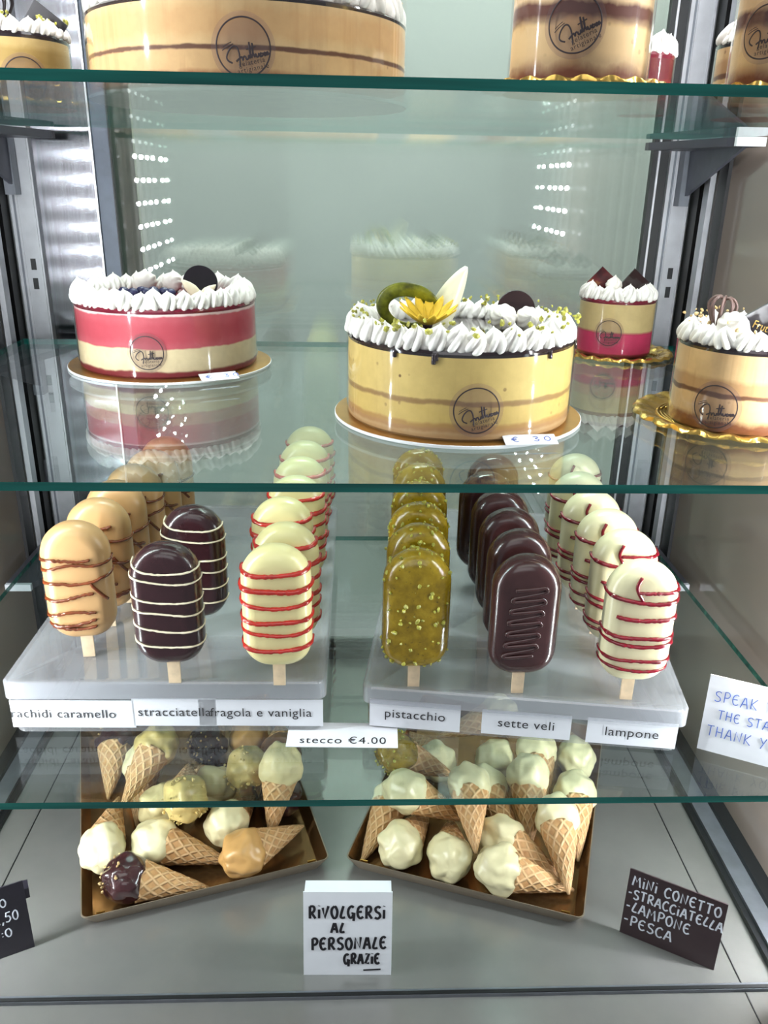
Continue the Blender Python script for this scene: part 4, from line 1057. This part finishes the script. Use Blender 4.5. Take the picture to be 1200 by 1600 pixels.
HZ = crumb_mesh(M['hazel'], 21, 26, 0.45); PN = crumb_mesh(M['pist_nut'], 22, 46, -0.1); HC = crumb_mesh(M['cone_nut'], 23, 40, 0.0)
W_, Cr, T_, N_, D_, B_, P_ = M['cone_white'], M['cone_cream'], M['cone_tan'], M['cone_nut'], M['cone_choc'], M['cone_brown'], M['pist_coat']
gl_, gr_ = 'mini cones in the left gold tray', 'mini cones in the right gold tray'
LEFT = [
 ((-0.2452, 0.6418, 0.0300), (-0.2509, 0.7204, 0.0251), W_, 0, None, 'white dipped cone at the left edge of left tray, tip pointing back'),
 ((-0.1965, 0.6518, 0.0268), (-0.1202, 0.6419, 0.0088), W_, 1, None, 'white dipped cone in left tray with wafer pointing right'),
 ((-0.2128, 0.6040, 0.0276), (-0.1375, 0.6131, 0.0056), D_, 2, HZ, 'dark chocolate cone at front corner of left tray with hazelnut crumbs'),
 ((-0.1055, 0.6280, 0.0340), (-0.0495, 0.6820, 0.0182), T_, 3, None, 'smooth caramel dipped cone at right front of left tray'),
 ((-0.1279, 0.6705, 0.0324), (-0.1082, 0.7420, 0.0052), W_, 2, None, 'white dipped cone at middle of left tray behind the caramel cone'),
 ((-0.1686, 0.6735, 0.0619), (-0.1806, 0.7495, 0.0441), N_, 1, HC, 'nutty beige cone atop left tray with wafer pointing back'),
 ((-0.2137, 0.7533, 0.0672), (-0.2377, 0.6826, 0.0415), N_, 3, None, 'beige dipped cone at back of left tray, wafer pointing to front left'),
 ((-0.2369, 0.7718, 0.0272), (-0.2282, 0.6963, 0.0056), W_, 2, None, 'white cone half hidden below the beige cone at back left'),
 ((-0.2789, 0.8136, 0.0271), (-0.2695, 0.7383, 0.0053), D_, 0, HZ, 'dark cone with pale nuts at the back left corner of left tray'),
 ((-0.1710, 0.8055, 0.0272), (-0.1652, 0.8831, 0.0135), D_, 1, HZ, 'dark cone with pale nuts at the back centre of left tray'),
 ((-0.1126, 0.7201, 0.0620), (-0.1240, 0.7901, 0.0271), N_, 3, HC, 'large knobbly beige cone at right of left tray facing front'),
 ((-0.0735, 0.6985, 0.0815), (-0.0846, 0.6741, 0.0075), Cr, 2, None, 'pale cream cone at right edge of left tray, wafer pointing front'),
 ((-0.0801, 0.7766, 0.0392), (-0.0896, 0.8531, 0.0222), B_, 0, None, 'milk chocolate cone at the back right corner of left tray'),
 ((-0.1505, 0.7321, 0.0269), (-0.1943, 0.7946, 0.0065), Cr, 1, None, 'pale cream cone deep in the middle of left tray'),
 ((-0.2032, 0.7012, 0.0269), (-0.1934, 0.7769, 0.0066), Cr, 3, None, 'pale cream cone tucked behind the two front white cones'),
 ((-0.0772, 0.7177, 0.0270), (-0.1177, 0.7822, 0.0058), D_, 2, None, 'plain dark cone lying low between caramel and cream cones'),
 ((-0.1234, 0.8202, 0.0268), (-0.1445, 0.8941, 0.0082), T_, 0, None, 'caramel cone at the very back of left tray'),
]
RIGHT = [
 ((0.0496, 0.6434, 0.0270), (0.0848, 0.7116, 0.0084), W_, 0, None, 'white cone at left front of right tray, its wafer hidden behind'),
 ((0.0966, 0.6270, 0.0269), (0.1079, 0.7025, 0.0065), W_, 3, None, 'white cone at middle front of right tray, its wafer hidden behind'),
 ((0.1426, 0.6060, 0.0325), (0.2179, 0.6020, 0.0075), W_, 1, None, 'white cone at front of right tray with wafer pointing right'),
 ((0.1532, 0.6528, 0.0269), (0.2144, 0.6072, 0.0063), W_, 2, None, 'white cone behind the front one, wafer slanting to front right'),
 ((0.1222, 0.6889, 0.0628), (0.1197, 0.6119, 0.0454), W_, 1, None, 'upright looking white cone atop right tray, wafer straight to front'),
 ((0.2091, 0.6579, 0.0478), (0.2060, 0.5837, 0.0209), W_, 3, None, 'white cone at right of right tray, wafer pointing to the front corner'),
 ((0.2433, 0.7140, 0.0295), (0.2306, 0.6398, 0.0056), W_, 0, None, 'white cone along the right edge of right tray'),
 ((0.0562, 0.6791, 0.0643), (0.1227, 0.6818, 0.0216), W_, 2, None, 'white cone left of the topmost cone in right tray'),
 ((0.0488, 0.7281, 0.0736), (0.1149, 0.7404, 0.0322), P_, 1, PN, 'green pistachio cone with nut pieces at left of right tray'),
 ((0.0452, 0.7104, 0.0271), (0.0098, 0.6431, 0.0054), W_, 3, None, 'white cone at left edge of right tray with wafer pointing front left'),
 ((0.0965, 0.7679, 0.0297), (0.0711, 0.8414, 0.0161), W_, 0, None, 'white cone at back left of right tray behind the pistachio cone'),
 ((0.1644, 0.7753, 0.0271), (0.1920, 0.8461, 0.0055), W_, 1, None, 'white cone at back centre of right tray, half hidden'),
 ((0.1906, 0.7154, 0.0517), (0.1824, 0.6517, 0.0057), W_, 2, None, 'white cone at centre right of right tray under the shelf edge'),
 ((0.2123, 0.7721, 0.0402), (0.2095, 0.6992, 0.0100), W_, 3, None, 'white cone at back right of right tray, wafer to front'),
 ((0.2602, 0.7758, 0.0271), (0.2673, 0.8528, 0.0110), W_, 1, None, 'white cone in the back right corner of right tray'),
 ((0.1754, 0.8215, 0.0555), (0.1018, 0.8156, 0.0275), W_, 0, None, 'cone lying crosswise at the back of right tray, wafer to left'),
 ((0.1474, 0.7285, 0.0274), (0.1775, 0.6589, 0.0052), W_, 3, None, 'white cone deep in the middle of right tray'),
]
for i, (b, tp, m, vv, nuts, lab) in enumerate(LEFT): mini_cone(lab, b, tp, m, vv, i*1.7, gl_, nuts)
for i, (b, tp, m, vv, nuts, lab) in enumerate(RIGHT): mini_cone(lab, b, tp, m, vv, i*2.3+.6, gr_, nuts)

# ------------------------------------------------------------------ cards
def card(name, lab, loc, rz, lean, W, H, mat, th=0.0012, group=None):
    t = thing(name, lab, 'sign', loc, rz, group)
    t.rotation_euler = (-lean, 0, rz)
    box('card', 0, W, -th, 0, 0, H, mat, t)
    return t
UP = lambda y: Matrix(((1, 0, 0, 0), (0, 0, -1, y), (0, 1, 0, 0), (0, 0, 0, 1)))     # xy art to an upright front face
# folded white card in front
t = card('folded_sign', 'white folded card with black handwriting standing before the cone trays', (-.0415, .522, 0), -0.02, 0.16, .0765, .083, M['paper'])
t['category'] = 'sign'
box('top_fold', 0.001, .0755, 0, .014, .0822, .083, M['paper'], t)
box('back_leg', 0.004, .0725, .0125, .0137, .006, .0822, M['paper'], t)
mb = MB()
for txt, h, x, y, sl, wd in (('RiVOLGERSi', .0118, .0050, .0575, .0, .93), ('AL', .0095, .0240, .0430, .0, 1.1), ('PERSONALE', .0115, .0070, .0260, .015, .95), ('GRAZiE', .0100, .0350, .0115, .03, .85)):
    m2, xe = hand(txt, h, .00115, x, y, sl, .22, wd*.85); mb.add(m2.v, m2.f)
mb.add(*tube([(.0520, .0052, 0), (.0672, .0060, 0)], .0008, 8, .25, (0, 0, 1)))
place(mb, UP(-.0014)).obj('handwriting', M['ink'], t)
# brown card at right
t = card('chalk_card', 'brown card with white lettering standing on the floor at right', (.2505, .5615, 0), math.atan2(-.042, .072), 0.06, .0835, .0730, M['slate'], group='dark cards with chalk lettering')
mb = MB()
for txt, h, x, y, wd in (('MiNi CONETTO', .0105, .0040, .0570, .86), ('-STRACCiATELLA', .0100, .0018, .0425, .83), ('-LAMPONE', .0108, .0018, .0275, .88), ('-PESCA', .0108, .0018, .0120, .95)):
    m2, xe = hand(txt, h, .00078, x, y, .0, .18, wd); mb.add(m2.v, m2.f)
place(mb, UP(-.0014)).obj('handwriting', M['ink_white'], t)
box('foot', .030, .052, 0, .020, 0, .0012, M['slate'], t); 
# black card at left
t = card('chalk_card', 'black card with white price standing on the floor at left edge', (-.3580, .5215, 0), math.atan2(.011, .0235), 0.05, .0800, .0745, M['slate_blue'], group='dark cards with chalk lettering')
mb = MB()
for txt, h, x, y, wd in (('O', .0085, .0590, .0540, 1), ('1,50', .0105, .0535, .0375, .82), (':O', .0090, .0560, .0210, .95)):
    m2, xe = hand(txt, h, .00062, x, y, -.06, .16, wd); mb.add(m2.v, m2.f)
place(mb, UP(-.0014)).obj('handwriting', M['ink_white'], t)
box('foot', .066, .0835, 0, .012, .054, .0640, M['slate_blue'], t)
# white note on the lowest shelf
t = card('handwritten_note', 'white note with blue handwriting leaning at right end of lowest shelf', (.2890, .5590, ZL), math.atan2(-.025, .049), 0.10, .098, .0685, M['paper'])
mb = MB()
for txt, h, x, y in (('SPEAK TO', .0092, .0060, .0465), ('THE STAFF', .0080, .0110, .0315), ('THANK YOU', .0092, .0050, .0150)):
    m2, xe = hand(txt, h, .00036, x, y, .0, .2, .95); mb.add(m2.v, m2.f)
place(mb, UP(-.0014)).obj('handwriting', M['ink_blue'], t)
